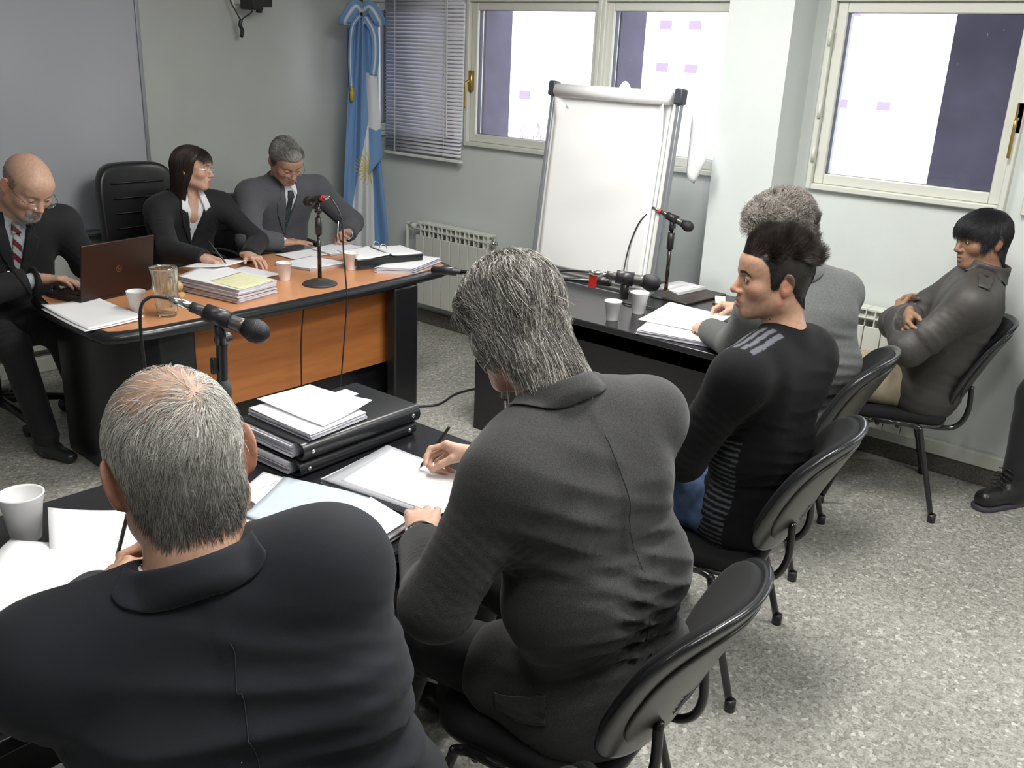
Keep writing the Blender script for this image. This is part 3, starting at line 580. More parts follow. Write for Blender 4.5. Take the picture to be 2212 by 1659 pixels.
panel('side_fold', 1.0, 1.93, lambda u, z: .015+u*wid(z, .045, .115, 1.93, 1.15)*(1 if z > 1.08 else max(.25, (z-.96)/.12)), lambda u, z: .048+.035*math.sin(u*3.0)+.006*math.sin(z*9), lambda u, z, s: CB if (u < .15 or z < 1.28 or z > 1.63) else CW, 30, 160)
panel('back_fold', .47, 1.9, lambda u, z: -.09+u*(wid(z, .03, .20)+.06), lambda u, z: .0+.02*math.sin(u*14+z), lambda u, z, s: CB if u > .6 or u < .25 else CW, 50, 60)
def ribbon(nm, P, w, cs=3):
    P = curve_pts(P, 8); mb = MB(); vs = []; cols = []
    for i, p in enumerate(P):
        t = (P[min(i+1, len(P)-1)]-P[max(i-1, 0)]).normalized(); sdir = t.cross(fdir).normalized()
        for k in range(10): q = p+sdir*w*(k/9-.5); vs.append(q); cols.append(CW if k in (4, 5) or 3 < k < 6 else CB)
    fs = [(i*10+k, i*10+k+1, (i+1)*10+k+1, (i+1)*10+k) for i in range(len(P)-1) for k in range(9)]; mb.add(vs, fs); me = mb.mesh(nm)
    ca = me.color_attributes.new('Col', 'FLOAT_COLOR', 'POINT'); ca.data.foreach_set('color', np.array([(*c, 1) for c in cols], dtype=np.float32).ravel())
    o = link(nm, me, MATS['flag_cloth'], e, True); solidify(o, .001)
o3 = lambda s, z, d=.09: rdir*s+fdir*d+Vector((0, 0, z))
ribbon('bow', [o3(0, 2.0), o3(-.04, 2.03, .13), o3(-.10, 1.95, .12), o3(-.105, 1.915, .09)], .075); ribbon('bow', [o3(0, 2.0), o3(.05, 2.03, .13), o3(.105, 1.96, .12), o3(.12, 1.92, .09)], .075)
ribbon('ribbon_tail', [o3(-.01, 1.98), o3(-.06, 1.9, .10), o3(-.075, 1.7, .10), o3(-.068, 1.54, .09)], .028); ribbon('ribbon_tail', [o3(.02, 1.98), o3(.075, 1.88, .1), o3(.085, 1.75, .1), o3(.07, 1.62, .1)], .05)
mb = MB(); p = o3(-.068, 1.475, .09); mb.lathe([(.001, .07), (.008, .068), (.012, .06), (.008, .05), (.013, .04), (.012, -.02), (.001, -.02)], 16, c=p); mb.build('tassel', mat('gold_fringe', (.6, .4, .02), .6), e, smooth=True)

# ================================================================ microphones
def microphone(e, tail, head, sc=1, tagred=False, clip=True):
    a, b = Vector(tail), Vector(head); d = (b-a).normalized(); L = (b-a).length; M = Matrix.Translation(a) @ d.to_track_quat('Z', 'Y').to_matrix().to_4x4(); k = L
    mb = MB(); mb.lathe([(.001, 0), (.0115, .001), (.012, .02), (.0165*1.0, k*.62), (.0175, k*.68), (.001, k*.69)], 24, mtx=M); mb.build('mic_body', M_MICG, e, smooth=True)
    mb = MB(); mb.lathe([(.001, k*.66), (.017, k*.665), (.024, k*.76), (.0262, k*.80), (.0262, k*.82), (.024, k*.90), (.017, k*.965), (.008, k*.995), (.001, k)], 28, mtx=M); mb.build('mic_grille', M_GRILLE, e, smooth=True)
    mb = MB(); mb.lathe([(.001, -.052), (.005, -.05), (.009, -.035), (.0095, -.002), (.001, .002)], 18, mtx=M); mb.build('cable_plug', M_CHROME, e, smooth=True)
    if clip:
        mb = MB(); mb.lathe([(.0155, k*.18), (.019, k*.185), (.021, k*.5), (.0185, k*.5), (.0175, k*.18)], 20, mtx=M, closed=True); q = M @ Vector((0, 0, k*.36)); mb.tube([q+Vector((0, 0, -.012)), q+Vector((0, 0, -.06))], .012, 12); mb.build('mic_clip', M_PLAST, e, smooth=True)
    return M
def round_base(e, r=.065):
    mb = MB(); mb.lathe([(.001, 0), (r, 0), (r+.002, .004), (r-.004, .010), (r*.7, .018), (.02, .026), (.013, .03), (.001, .03)], 40); mb.build('base', mat('cast_iron', (.04, .04, .042), .5, bump=.3, bscale=300), e, smooth=True)
def pole(e, z0, z1, top, gold=True):
    mb = MB(); mb.tube([(0, 0, z0), (0, 0, z1)], .0095, 14); mb.build('pole', M_METAL, e, smooth=True)
    mb = MB(); mb.tube([(0, 0, z1-.03), (0, 0, z1-.028), (0, 0, z1+.05), (0, 0, z1+.052)], [.012, .0165, .0165, .012], 16); mb.build('clutch', M_PLAST, e, smooth=True)
    mb = MB(); mb.tube([(0, 0, z1+.05), top], .008, 12); mb.tube([Vector(top)*.6+Vector((0, 0, z1+.05))*.4-Vector((0, .013, 0)), Vector(top)*.6+Vector((0, 0, z1+.05))*.4+Vector((0, .013, 0))], .012, 12); mb.build('upper_tube', M_METAL, e, smooth=True)
    if gold:
        mb = MB(); mb.tube([(0, 0, z0), (0, 0, z0+.004)], .016, 18)
        for i in range(14): mb.box(-.0015, .0015, -.0101, -.0094, z0+.05+i*.010, z0+.056+i*.010); mb.box(-.0101, -.0094, -.0015, .0015, z0+.05+i*.010, z0+.056+i*.010)
        mb.build('gold_lettering', M_GOLD, e)
def cable(P, r, lab, m=None, n=8):
    mb = MB(); P = [Vector(p) for p in P]; o = P[0].copy(); mb.tube([q-o for q in curve_pts(P, n)], r, 8); ob = mb.build('microphone_cable', m or M_PLAST, smooth=True); ob.location = o; tag(ob, lab, 'cable'); return ob
# A: foreground table
ax, ay = 1.15, 1.83
e = empty('microphone_stand', (ax, ay, T), 0, 'microphone on black stand with thick foam collar, before the navy-suited man', 'microphone stand', 'microphone stands'); round_base(e, .06)
mb = MB(); mb.tube([(0, 0, .02), (0, 0, .36)], .0095, 14); mb.build('pole', M_METAL, e, smooth=True)
mb = MB(); mb.tube([(0, 0, .02), (0, 0, .30), (0, 0, .315), (0, 0, .34)], [.019, .019, .021, .0135], 18); mb.build('foam_collar', mat('grey_foam', (.05, .055, .065), .8, bump=.3, bscale=200), e, smooth=True)
mb = MB(); mb.tube([(0, 0, .335), (-.004, -.01, .41), (-.006, -.02, .46)], .0125, 14); mb.box(-.03, -.018, -.01, .002, .36, .40); mb.tube([(-.022, -.025, .445), (.012, -.018, .445)], .014, 12); mb.build('swivel_joint', M_PLAST, e, smooth=False, bevel=.003)
M = microphone(e, (1.045-ax, 1.766-ay, 1.246-T), (1.140-ax, 1.625-ay, 1.193-T), clip=True)
cable([M @ Vector((0, 0, -.05))+Vector((ax, ay, T)), (.985, 1.83, 1.262), (.965, 1.835, 1.22), (.972, 1.84, 1.05), (1.00, 1.86, .85), (1.04, 1.93, .72), (1.2, 2.0, .706), (1.3, 2.1, .706)], .0035, 'black cable looping down from the foreground microphone')
# B: judges' desk
bx, by = 2.742, 3.485
bx, by = 2.79, 3.545
e = empty('microphone_stand', (bx, by, DZ), 0, 'desk microphone stand with red-tipped plug, standing before the grey-suited man', 'microphone stand', 'microphone stands'); round_base(e, .082); pole(e, .028, .27, (0, 0, .375))
M = microphone(e, (.01, -.03, .415), (.025, .125, .375)); mb = MB(); mb.lathe([(.0098, -.002), (.0125, -.002), (.0125, .012), (.0098, .012)], 18, mtx=M, closed=True); mb.build('red_ring', M_RED, e)
cable([M @ Vector((0, 0, -.05))+Vector((bx, by, DZ)), (2.80, 3.44, 1.105), (2.812, 3.40, 1.03), (2.80, 3.38, .9), (2.79, 3.35, .72), (2.785, 3.342, .66), (2.78, 3.37, .4), (2.76, 3.38, .2), (2.72, 3.4, .02), (2.8, 3.3, .006)], .0035, 'black cable hanging from the desk microphone down the front panel')
cable([(2.58, 3.40, .655), (2.575, 3.42, .5), (2.56, 3.41, .3), (2.55, 3.40, .02), (2.6, 3.3, .006)], .0035, 'thin black wire hanging under the desk edge down the orange panel')
# C: right table
cx, cy = 3.92, 2.305
e = empty('microphone_stand', (cx, cy, T), 0, 'table microphone stand on the right-hand table, in front of the white column', 'microphone stand', 'microphone stands'); round_base(e, .082); pole(e, .028, .26, (0.005, 0, .36))
M = microphone(e, (-.02, .055, .405), (.0, -.115, .345)); mb = MB(); mb.lathe([(.0098, -.012), (.0125, -.012), (.0125, .0), (.0098, .0)], 18, mtx=M, closed=True); mb.build('red_ring', M_RED, e)
cable([M @ Vector((0, 0, -.05))+Vector((cx, cy, T)), (3.885, 2.42, 1.095), (3.87, 2.46, 1.04), (3.85, 2.49, .93), (3.80, 2.48, .8), (3.70, 2.42, .706), (3.62, 2.33, .706), (3.66, 2.2, .706)], .0035, 'cable arching from the right-hand microphone across the flip chart page')
# D: floor stand with boom
dx, dy = 2.21, 1.86
e = empty('boom_microphone_stand', (dx, dy, 0), 0, 'floor boom stand with microphone reaching out behind the head of the charcoal-jacketed man', 'microphone stand', 'microphone stands')
mb = MB(); mb.tube([(0, 0, .05), (0, 0, .75)], .011, 14); mb.tube([(0, 0, .72), (0, 0, .80)], .016, 14); mb.tube([(0, 0, .78), (0, 0, 1.13)], .008, 14); mb.build('pole', M_METAL, e, smooth=True)
for k in range(3):
    a = k*2.094+.5; mb = MB(); mb.tube([(0, 0, .09), (.25*math.cos(a), .25*math.sin(a), .012)], .008, 10); mb.build('leg', M_METAL, e, smooth=True)
tl, hd = Vector((2.167-dx, 2.16-dy, 1.10)), Vector((2.235-dx, 1.51-dy, 1.167)); mb = MB(); mb.tube([tl, hd], .0065, 12); mb.build('boom', M_METAL, e, smooth=True)
mb = MB(); mb.tube([tl, tl+(hd-tl)*.14, tl+(hd-tl)*.141, tl+(hd-tl)*.18], [.012, .014, .009, .009], 16); mb.build('counterweight_grip', M_PLAST, e, smooth=True)
mb = MB(); mb.tube([hd-(hd-tl)*.06, hd+(hd-tl)*.01], .012, 14); mb.build('boom_tip', M_PLAST, e, smooth=True)
mb = MB(); q = tl+(hd-tl)*.46; mb.tube([q-Vector((.02, 0, 0)), q+Vector((.02, 0, 0))], .018, 16); mb.build('grip', M_PLAST, e, smooth=True)
M = microphone(e, (2.205-dx, 1.497-dy, 1.196), (2.29-dx, 1.365-dy, 1.180)); mb = MB(); mb.box(-.001, .001, -.013, .013, -.05, -.012, mtx=Matrix.Translation((2.187-dx, 1.53-dy, 1.205))); mb.build('red_tape', M_RED, e)
cable([M @ Vector((0, 0, -.05))+Vector((dx, dy, 0)), (2.165, 1.62, 1.192), (2.13, 1.75, 1.16), (2.16, 1.86, 1.10), (2.2, 1.86, .8), (2.215, 1.88, .3), (2.3, 2.1, .02), (2.6, 2.5, .006)], .0035, 'thin cable running along the boom and down the floor stand')
cable([(3.1, 3.36, .006), (3.25, 3.34, .006), (3.36, 3.29, .006), (3.56, 3.34, .006), (3.77, 3.29, .006), (3.95, 3.1, .006), (4.0, 2.9, .006)], .006, 'black cable snaking over the terrazzo floor from the judges desk', None)

# ================================================================ chairs
def rgrid(w, h, n=18, p=4.0):
    """rounded-rectangle disc of quads in [-w,w]x[-h,h]: returns verts (u,v in unit) rows of rings"""
    rings = []
    for r in [0, .35, .6, .8, .92, 1.0]:
        ring = []
        for k in range(48):
            a = 2*math.pi*k/48; c, s = math.cos(a), math.sin(a); m = (abs(c)**p+abs(s)**p)**(-1/p); ring.append((c*m*w*r, s*m*h*r, r))
        rings.append(ring)
    return rings
def pad(name, w, h, fn, t0, t1, m, parent, p=4.0, flat=.25):
    """cushion: fn(x, y, d) maps to 3D, d is offset along the normal; t0 back offset, t1 front bulge"""
    R = rgrid(w, h, p=p); n = 48; vs = []; fs = []
    fr = [[fn(x, y, t1*(1-flat*r**3)) for x, y, r in ring] for ring in R]; ed = [[fn(x*1.012, y*1.012, t1*.35+t0*.65) for x, y, r in R[-1]]]; bk = [[fn(x, y, t0*(1-flat*.3*r**3)) for x, y, r in ring] for ring in R[::-1]]
    rows = fr+ed+bk
    for row in rows: vs += row
    for i in range(len(rows)-1): fs += [(i*n+k, i*n+(k+1) % n, (i+1)*n+(k+1) % n, (i+1)*n+k) for k in range(n)]
    mb = MB(); mb.add(vs, fs); me = mb.mesh(name); import bmesh
    bm = bmesh.new(); bm.from_mesh(me); bmesh.ops.remove_doubles(bm, verts=bm.verts, dist=1e-5); bmesh.ops.recalc_face_normals(bm, faces=bm.faces); bm.to_mesh(me); bm.free()
    o = link(name, me, m, parent, True); s = o.modifiers.new('s', 'SUBSURF'); s.levels = 1; s.render_levels = 1; return o
def backf(x, y, d):     # backrest surface: x lateral, y up from centre (z .645), curved round the sitter
    z = .655+y; tilt = -.255-.115*(y+.16)/.32-.03*((y+.16)/.32)**2; cur = .075*(x/.23)**2
    nrm = Vector((-x*.9, 1, .38)).normalized(); return Vector((x, tilt+cur, z))+nrm*d
def visitor_chair():
    e = empty('visitor_chair')
    pad('seat', .225, .215, lambda x, y, d: Vector((x, y+.0, .425-.012*(y/.2)**2*(1 if y > 0 else .2)+d)), -.018, .03, M_FAB, e, 5)
    pad('seat_shell', .222, .212, lambda x, y, d: Vector((x, y, .412+d)), -.022, -.004, M_SHELL, e, 5)
    pad('backrest', .222, .172, backf, .002, .034, M_FAB, e, 3.4); pad('back_shell', .238, .188, backf, -.012, .010, M_BLKRUB, e, 3.4); pad('back_panel', .200, .152, backf, -.019, -.006, M_SHELL, e, 3.0)
    mb = MB()
    for i in range(5): mb.tube([backf(-.07+.0*i, -.085+i*.011, -.0195), backf(0, -.088+i*.011, -.0195), backf(.07, -.085+i*.011, -.0195)], .0014, 5)
    mb.build('vent_slots', M_RUBBER, e)
    r = .0115
    for s in (-1, 1):
        for nm, (fx, fy) in (('f', (.255, .235)), ('r', (.265, -.215))):
            ty = .10 if nm == 'f' else -.10
            mb = MB(); mb.tube(curve_pts([(s*fx, fy, .012), (s*.25, fy+(ty-fy)*.86, .36), (s*.245, ty+(fy-ty)*.06, .395), (s*.243, ty*.75, .408)], 6), r, 12); lg = mb.build('leg', M_METAL, e, smooth=True)
            mb = MB(); mb.tube([(s*fx, fy, 0), (s*fx, fy, .035)], .0165, 14); mb.build('foot_cap', M_PLAST, lg, smooth=True)
        mb = MB(); mb.tube([(s*.243, .085, .408), (s*.243, -.085, .408)], r, 12); mb.build('side_rail', M_METAL, e, smooth=True)
        mb = MB(); mb.tube([(s*.243, -.02, .394), (s*.05, -.02, .385)], .009, 10); mb.tube([(s*.243, .06, .394), (s*.05, .06, .385)], .009, 10); mb.build('cross_bar', M_METAL, e, smooth=True)
        mb = MB(); mb.tube(curve_pts([(s*.14, .04, .383), (s*.14, -.18, .378), (s*.138, -.255, .395), (s*.13, -.288, .46), (s*.12, -.285, .57)], 7), .011, 12); mb.build('back_support', M_METAL, e, smooth=True)
    return e
ch = visitor_chair(); CH = [((1.44, 1.02), 8, 'black padded chair of the man in the dark grey jacket, its backrest beside his hip'),
    ((2.41, 1.20), 11, 'black padded chair of the young man in the striped-shoulder jumper'), ((3.23, 1.39), 12, 'black padded chair of the curly-haired man, between two other chairs'),
    ((4.05, 1.20), 22, 'black padded chair by the wall under the man in the padded jacket'), ((.73, .93), 4, 'black padded chair at the bottom edge behind the navy-suited man')]
for i, ((x, y), r, lab) in enumerate(CH):
    c = ch if i == 0 else copy_tree(ch); c.location = (x, y, 0); c.rotation_euler = (0, 0, math.radians(r)); tag(c, lab, 'chair', 'black visitor chairs')
# executive chair
def exec_chair(name, loc, rz, lab, high=True):
    e = empty(name, loc, rz, lab, 'chair', 'black leather judges chairs'); H = .62 if high else .40
    def ef(x, y, d): return Vector((x, -.24-.10*(y+.3)+.05*(x/.25)**2+d, .83+(y) if high else .72+y))
    pad('backrest', .225, .31 if high else .2, ef, -.05, .03, M_LEATHER, e, 5)
    mb = MB()
    for y in ((.21, .13, .05, -.03, -.11) if high else (.08, 0)): mb.tube([ef(-.15, y, .031), ef(0, y, .036), ef(.15, y, .031)], [.004, .006, .004], 8)
    mb.build('padded_ribs', M_LEATHER, e, smooth=True)
    pad('seat', .245, .24, lambda x, y, d: Vector((x, y, .45+d)), -.03, .05, M_LEATHER, e, 5)
    for s in (-1, 1):
        mb = MB(); mb.tube(curve_pts([(s*.22, -.12, .43), (s*.275, -.13, .5), (s*.28, -.1, .63), (s*.28, .1, .645), (s*.27, .16, .6), (s*.22, .12, .43)], 6), .017, 12); mb.build('armrest', M_PLAST, e, smooth=True)
    mb = MB(); mb.tube([(0, 0, .09), (0, 0, .42)], .025, 16); mb.build('gas_column', M_PLAST, e, smooth=True)
    for k in range(5):
        a = 2*math.pi*k/5+.3; c, s = math.cos(a), math.sin(a); mb = MB(); mb.tube([(0, 0, .11), (c*.15, s*.15, .10), (c*.29, s*.29, .075)], [.028, .022, .016], 12); mb.build('base_arm', M_PLAST, e, smooth=True)
        mb = MB(); p = Vector((c*.29, s*.29, .03)); q = Vector((-s, c, 0)); mb.tube([p-q*.022, p-q*.006], .028, 16); mb.tube([p+q*.006, p+q*.022], .028, 16); mb.tube([p-q*.01, p+q*.01], .008, 8); mb.tube([p, p+Vector((0, 0, .045))], .007, 8); mb.build('castor', M_PLAST, e, smooth=True)
    return e
exec_chair('executive_chair', (2.64, 4.68, 0), math.radians(178), 'high-backed black ribbed leather chair behind the woman')
exec_chair('swivel_chair', (1.66, 4.60, 0), math.radians(184), 'black leather swivel chair with castors under the bald man', False)
exec_chair('swivel_chair', (3.30, 4.70, 0), math.radians(180), 'black leather swivel chair under the grey-suited man', False)

# ================================================================ organic shapes: smooth implicit solids meshed with surface nets
def V(*a): return np.array(a if len(a) > 1 else a[0], float)
def nrm(v): v = np.asarray(v, float); return v/max(1e-9, np.linalg.norm(v))
def smin(a, b, k):
    if k <= 0: return np.minimum(a, b)
    h = np.clip(.5+.5*(b-a)/k, 0, 1); return b+(a-b)*h-k*h*(1-h)
class Solid:
    def __init__(s): s.p = []
    def add(s, fn, c, R, k=.01, op='+'): s.p.append((fn, np.asarray(c, float), R, k, op)); return s
    def cone(s, a, b, ra, rb, k=.01, op='+', flat=None):
        """tapered capsule; flat=(direction, factor): thickness along direction is factor times the radius"""
        a, b = V(a), V(b); ba = b-a; l2 = max(1e-12, ba@ba); rr = max(ra, rb)
        if flat is None:
            def fn(P):
                q = P-a; h = np.clip(q@ba/l2, 0, 1); return np.sqrt(((q-h[:, None]*ba)**2).sum(1))-(ra+(rb-ra)*h)
        else:
            fd, ff = nrm(flat[0]), flat[1]
            def fn(P):
                q = P-a; h = np.clip(q@ba/l2, 0, 1); w = q-h[:, None]*ba; t = w@fd; w = w+np.outer(t*(1/ff-1), fd)
                return (np.sqrt((w**2).sum(1))-(ra+(rb-ra)*h))*(ff if ff < 1 else 1)
            rr *= max(1, ff)
        return s.add(fn, (a+b)/2, np.linalg.norm(ba)/2+rr, k, op)
    def ell(s, c, r, M=None, k=.01, op='+'):
        c, r = V(c), V(r); M = np.eye(3) if M is None else M
        def fn(P):
            q = (P-c)@M; k0 = np.sqrt(((q/r)**2).sum(1)); k1 = np.sqrt(((q/(r*r))**2).sum(1)); return k0*(k0-1)/np.maximum(k1, 1e-6)
        return s.add(fn, c, max(r), k, op)
    def box(s, c, hlf, M=None, rd=.0, k=.0, op='+'):
        c, hlf = V(c), V(hlf); M = np.eye(3) if M is None else M
        def fn(P):
            q = np.abs((P-c)@M)-hlf+rd; return np.sqrt((np.maximum(q, 0)**2).sum(1))+np.minimum(q.max(1), 0)-rd
        return s.add(fn, c, np.linalg.norm(hlf), k, op)
    def plane(s, p, n, k=.002, c=None, R=9):       # cut away everything on the side n points to, within R of c
        p, n = V(p), nrm(n); return s.add(lambda P: -((P-p)@n), p if c is None else c, R, k, '-')
    def ev(s, P, sel=None):
        d = np.full(len(P), 1.0)
        for i in (range(len(s.p)) if sel is None else sel):
            fn, c, R, k, op = s.p[i]
            if op == '+': d = smin(d, fn(P), k)
            elif R > 5: d = -smin(-d, fn(P), k)
            else:
                m = ((P-c)**2).sum(1) < (R+k+.01)**2
                if m.any(): d[m] = -smin(-d[m], fn(P[m]), k)
        return d
    def near(s, c, hd):
        out = []
        for i, (fn, pc, R, k, op) in enumerate(s.p):
            if np.linalg.norm(pc-c)-R-hd < k+.035: out.append(i)
        return out
def mesh_arrays(S, h, disp=None, lo=None, hi=None, dmax=.02, smooth=1):
    B = 16; us = [p for p in S.p if p[4] == '+']
    l = np.min([p[1]-p[2] for p in us], 0)-.02 if lo is None else V(lo); u = np.max([p[1]+p[2] for p in us], 0)+.02 if hi is None else V(hi)
    nb = np.ceil((u-l)/(B*h)).astype(int); ix = np.stack(np.meshgrid(*[np.arange(k) for k in nb], indexing='ij'), -1).reshape(-1, 3)
    cen = l+(ix+.5)*B*h; hd = B*h*math.sqrt(3)/2; dc = S.ev(cen); ix = ix[np.abs(dc) < hd*1.15+dmax]
    g = np.stack(np.meshgrid(*[np.arange(B+1)]*3, indexing='ij'), -1).reshape(-1, 3)*h
    VAL = np.empty((len(ix), B+1, B+1, B+1), np.float32)
    for n, b in enumerate(ix):
        o = l+b*B*h; P = o+g; d = S.ev(P, S.near(o+B*h/2, hd))
        if disp is not None:
            m = np.abs(d) < dmax+2*h
            if m.any(): d[m] = d[m]-disp(P[m])
        VAL[n] = d.reshape(B+1, B+1, B+1)
    N = nb*B+4
    def key(I): return (I[..., 0]*N[1]+I[..., 1])*N[2]+I[..., 2]
    s = VAL < 0; c8 = [s[:, a:B+a, b:B+b, c:B+c] for a in (0, 1) for b in (0, 1) for c in (0, 1)]
    cnt = sum(x.astype(np.int8) for x in c8); cells = np.argwhere((cnt > 0) & (cnt < 8)); bi = cells[:, 0]; ci = cells[:, 1:]
    corn = np.array([(a, b, c) for a in (0, 1) for b in (0, 1) for c in (0, 1)])
    vals = np.stack([VAL[bi, ci[:, 0]+a, ci[:, 1]+b, ci[:, 2]+c] for a, b, c in corn], 1)
    acc = np.zeros((len(cells), 3)); w = np.zeros(len(cells))
    for i in range(8):
        for j in range(i+1, 8):
            if np.abs(corn[i]-corn[j]).sum() == 1:
                a, b = vals[:, i], vals[:, j]; m = (a < 0) != (b < 0); t = np.where(m, a/np.where(m, a-b, 1), 0)
                acc += (corn[i]+t[:, None]*(corn[j]-corn[i]))*m[:, None]; w += m
    gi = ix[bi]*B+ci; pos = l+(gi+acc/w[:, None])*h; K = key(gi); order = np.argsort(K); K = K[order]; pos = pos[order]
    faces = []
    for ax in range(3):
        e = np.zeros(3, int); e[ax] = 1; a = VAL[:, :B, :B, :B]; b = VAL[:, e[0]:B+e[0], e[1]:B+e[1], e[2]:B+e[2]]
        E = np.argwhere((a < 0) != (b < 0)); G = ix[E[:, 0]]*B+E[:, 1:]; ins = (a < 0)[tuple(E.T)]
        o1, o2 = [np.eye(3, dtype=int)[k] for k in ((ax+1) % 3, (ax+2) % 3)]
        idx = []; ok = (G > 0).all(1)
        for off in (0*o1, o1, o1+o2, o2):
            kk = key(G-off); j = np.searchsorted(K, kk); j = np.minimum(j, len(K)-1); ok &= K[j] == kk; idx.append(j)
        Q = np.stack(idx, 1)[ok]; fl = ~ins[ok]; Q[fl] = Q[fl][:, ::-1]; faces.append(Q)
    Fq = np.concatenate(faces); n = len(pos)
    for _ in range(smooth):
        a = Fq.ravel(); b = np.roll(Fq, -1, 1).ravel(); c = np.roll(Fq, 1, 1).ravel(); cnt = np.bincount(a, minlength=n)*2.0; ac = np.stack([np.bincount(a, pos[b, k], n)+np.bincount(a, pos[c, k], n) for k in range(3)], 1)
        ok = cnt > 0; pos[ok] = pos[ok]*.35+ac[ok]/cnt[ok][:, None]*.65
    return pos, Fq
def np_mesh(name, v, f, cols=None):
    me = bpy.data.meshes.new(name); me.vertices.add(len(v)); me.vertices.foreach_set('co', np.asarray(v, np.float32).ravel())
    k = f.shape[1]; me.loops.add(len(f)*k); me.loops.foreach_set('vertex_index', np.asarray(f, np.int32).ravel())
    me.polygons.add(len(f)); me.polygons.foreach_set('loop_start', np.arange(0, len(f)*k, k, dtype=np.int32))
    try: me.polygons.foreach_set('loop_total', np.full(len(f), k, np.int32))
    except Exception: pass
    me.polygons.foreach_set('use_smooth', np.ones(len(f), bool)); me.update(calc_edges=True)
    if cols is not None:
        ca = me.color_attributes.new('Col', 'FLOAT_COLOR', 'POINT'); c4 = np.ones((len(v), 4), np.float32); c4[:, :3] = cols; ca.data.foreach_set('color', c4.ravel())
    return me
def joined(parts):
    vs, fs, cs, k = [], [], [], 0
    for v, f, c in parts: vs.append(v); fs.append(f+k); cs.append(np.broadcast_to(c, (len(v), 3))); k += len(v)
    return np.concatenate(vs), np.concatenate(fs), np.concatenate(cs)
def noise3(P, f, seed=0):           # cheap smooth pseudo-noise in [-1,1]
    r = np.random.default_rng(seed); d = np.zeros(len(P))
    for i in range(5):
        w = nrm(r.normal(size=3))*f*r.uniform(.6, 1.5); q = P@w+r.uniform(0, 6); d += np.sin(q+1.3*np.sin(P@(nrm(r.normal(size=3))*f*.7)+r.uniform(0, 6)))
    return d/5
def grad(F, P, e=.0015):
    g = np.stack([F(P+V(e, 0, 0))-F(P-V(e, 0, 0)), F(P+V(0, e, 0))-F(P-V(0, e, 0)), F(P+V(0, 0, e))-F(P-V(0, 0, e))], 1); return g/np.maximum(np.linalg.norm(g, axis=1), 1e-9)[:, None]

# ---------------------------------------------------------------- heads
def frame_from(az, pitch, roll):
    """rows are the local axes x=person's right, y=forward, z=up, in world space. az clockwise from +Y, pitch>0 looks down, roll>0 tilts to the person's right"""
    a, p, r = map(math.radians, (az, pitch, roll)); f = V(math.sin(a)*math.cos(p), math.cos(a)*math.cos(p), -math.sin(p)); x = V(math.cos(a), -math.sin(a), 0); z = np.cross(x, f)
    x2 = x*math.cos(r)-z*math.sin(r); z2 = z*math.cos(r)+x*math.sin(r); return np.stack([x2, f, z2])
def head_solid(S, nose=1, jaw=1, open_mouth=0, ears=1, fem=0, lid=.3, cheek=1):
    """head in local metres (x right, y forward, z up; eye line at z=0)"""
    S.ell((0, -.016, .028), (.0755, .094, .086), k=.0); S.ell((0, .022, .018), (.066, .068, .078), k=.03); S.ell((0, .022, -.045), (.060*jaw, .062, .055), k=.035)
    S.ell((0, .058, -.088), (.027*jaw, .026, .022), k=.03)
    for s in (-1, 1):
        S.cone((s*.052*jaw, -.002, -.062), (s*.018, .068, -.096), .020, .013, k=.03)
        S.ell((s*.043, .055, -.026), (.022*cheek, .022, .02*cheek), k=.022)
        S.cone((s*.012, .084, .016), (s*.045, .068, .018), .010-.003*fem, .008, k=.012)
    S.ell((0, .060, .045), (.05, .026, .03), k=.03)
    for s in (-1, 1): S.ell((s*.0315, .093, -.001), (.0165, .015, .0115), k=.012, op='-')
    for s in (-1, 1): S.ell((s*.031, .0755, -.001), (.0145, .0135, .0125), k=.004)
    if lid > 0:
        for s in (-1, 1): S.ell((s*.031, .0905, -.0015), (.0118, .009, .0042*lid), k=.0015, op='-')
    S.cone((0, .083, .008), (0, .100+.005*nose, -.030), .0075, .0098*nose, k=.010); S.ell((0, .099+.006*nose, -.034), (.0105*nose, .0105, .0085), k=.006)
    for s in (-1, 1): S.ell((s*.0125*nose, .094, -.037), (.0075*nose, .011, .007), k=.007); S.ell((s*.006, .104, -.0425), (.0035, .006, .003), k=.003, op='-')
    S.ell((0, .076, -.062), (.027, .020, .020), k=.016)
    S.cone((-.019, .083, -.0645-.0*open_mouth), (0, .0945, -.0605), .0035, .0058, k=.006); S.cone((0, .0945, -.0605), (.019, .083, -.0645), .0058, .0035, k=.006)
    S.cone((-.015, .082, -.0735-open_mouth), (0, .0915, -.0745-open_mouth), .004, .0068, k=.006); S.cone((0, .0915, -.0745-open_mouth), (.015, .082, -.0735-open_mouth), .0068, .004, k=.006)
    S.cone((-.021, .085, -.0672), (0, .1, -.0672-open_mouth*.5), .0015, .0018+open_mouth*.6, k=.003, op='-'); S.cone((0, .1, -.0672-open_mouth*.5), (.021, .085, -.0672), .0018+open_mouth*.6, .0015, k=.003, op='-')
    if ears:
        for s in (-1, 1):
            xa = V(s*math.cos(.5), math.sin(.5), 0); ya = nrm(V(-s*math.sin(.5), math.cos(.5), .15)); za = nrm(np.cross(xa, ya)); za = za*np.sign(za[2]); M = np.stack([xa, nrm(ya-za*(ya@za)), za], 1)
            ce = V(s*.0815, -.016, -.006)
            S.ell(ce, (.0062, .0175, .0305), M, k=.006); S.ell(ce+V(-s*.004, .004, -.022), (.0065, .0095, .013), M, k=.008)
            S.ell(ce+V(s*.0065, .0035, .004), (.0048, .0105, .020), M, k=.004, op='-'); S.ell(ce+V(s*.004, .010, -.006), (.006, .005, .006), M, k=.003, op='-')
            S.ell(ce+V(-s*.010, .006, -.006), (.009, .011, .019), M, k=.008)
def local_eval(S, P): return S.ev(P)
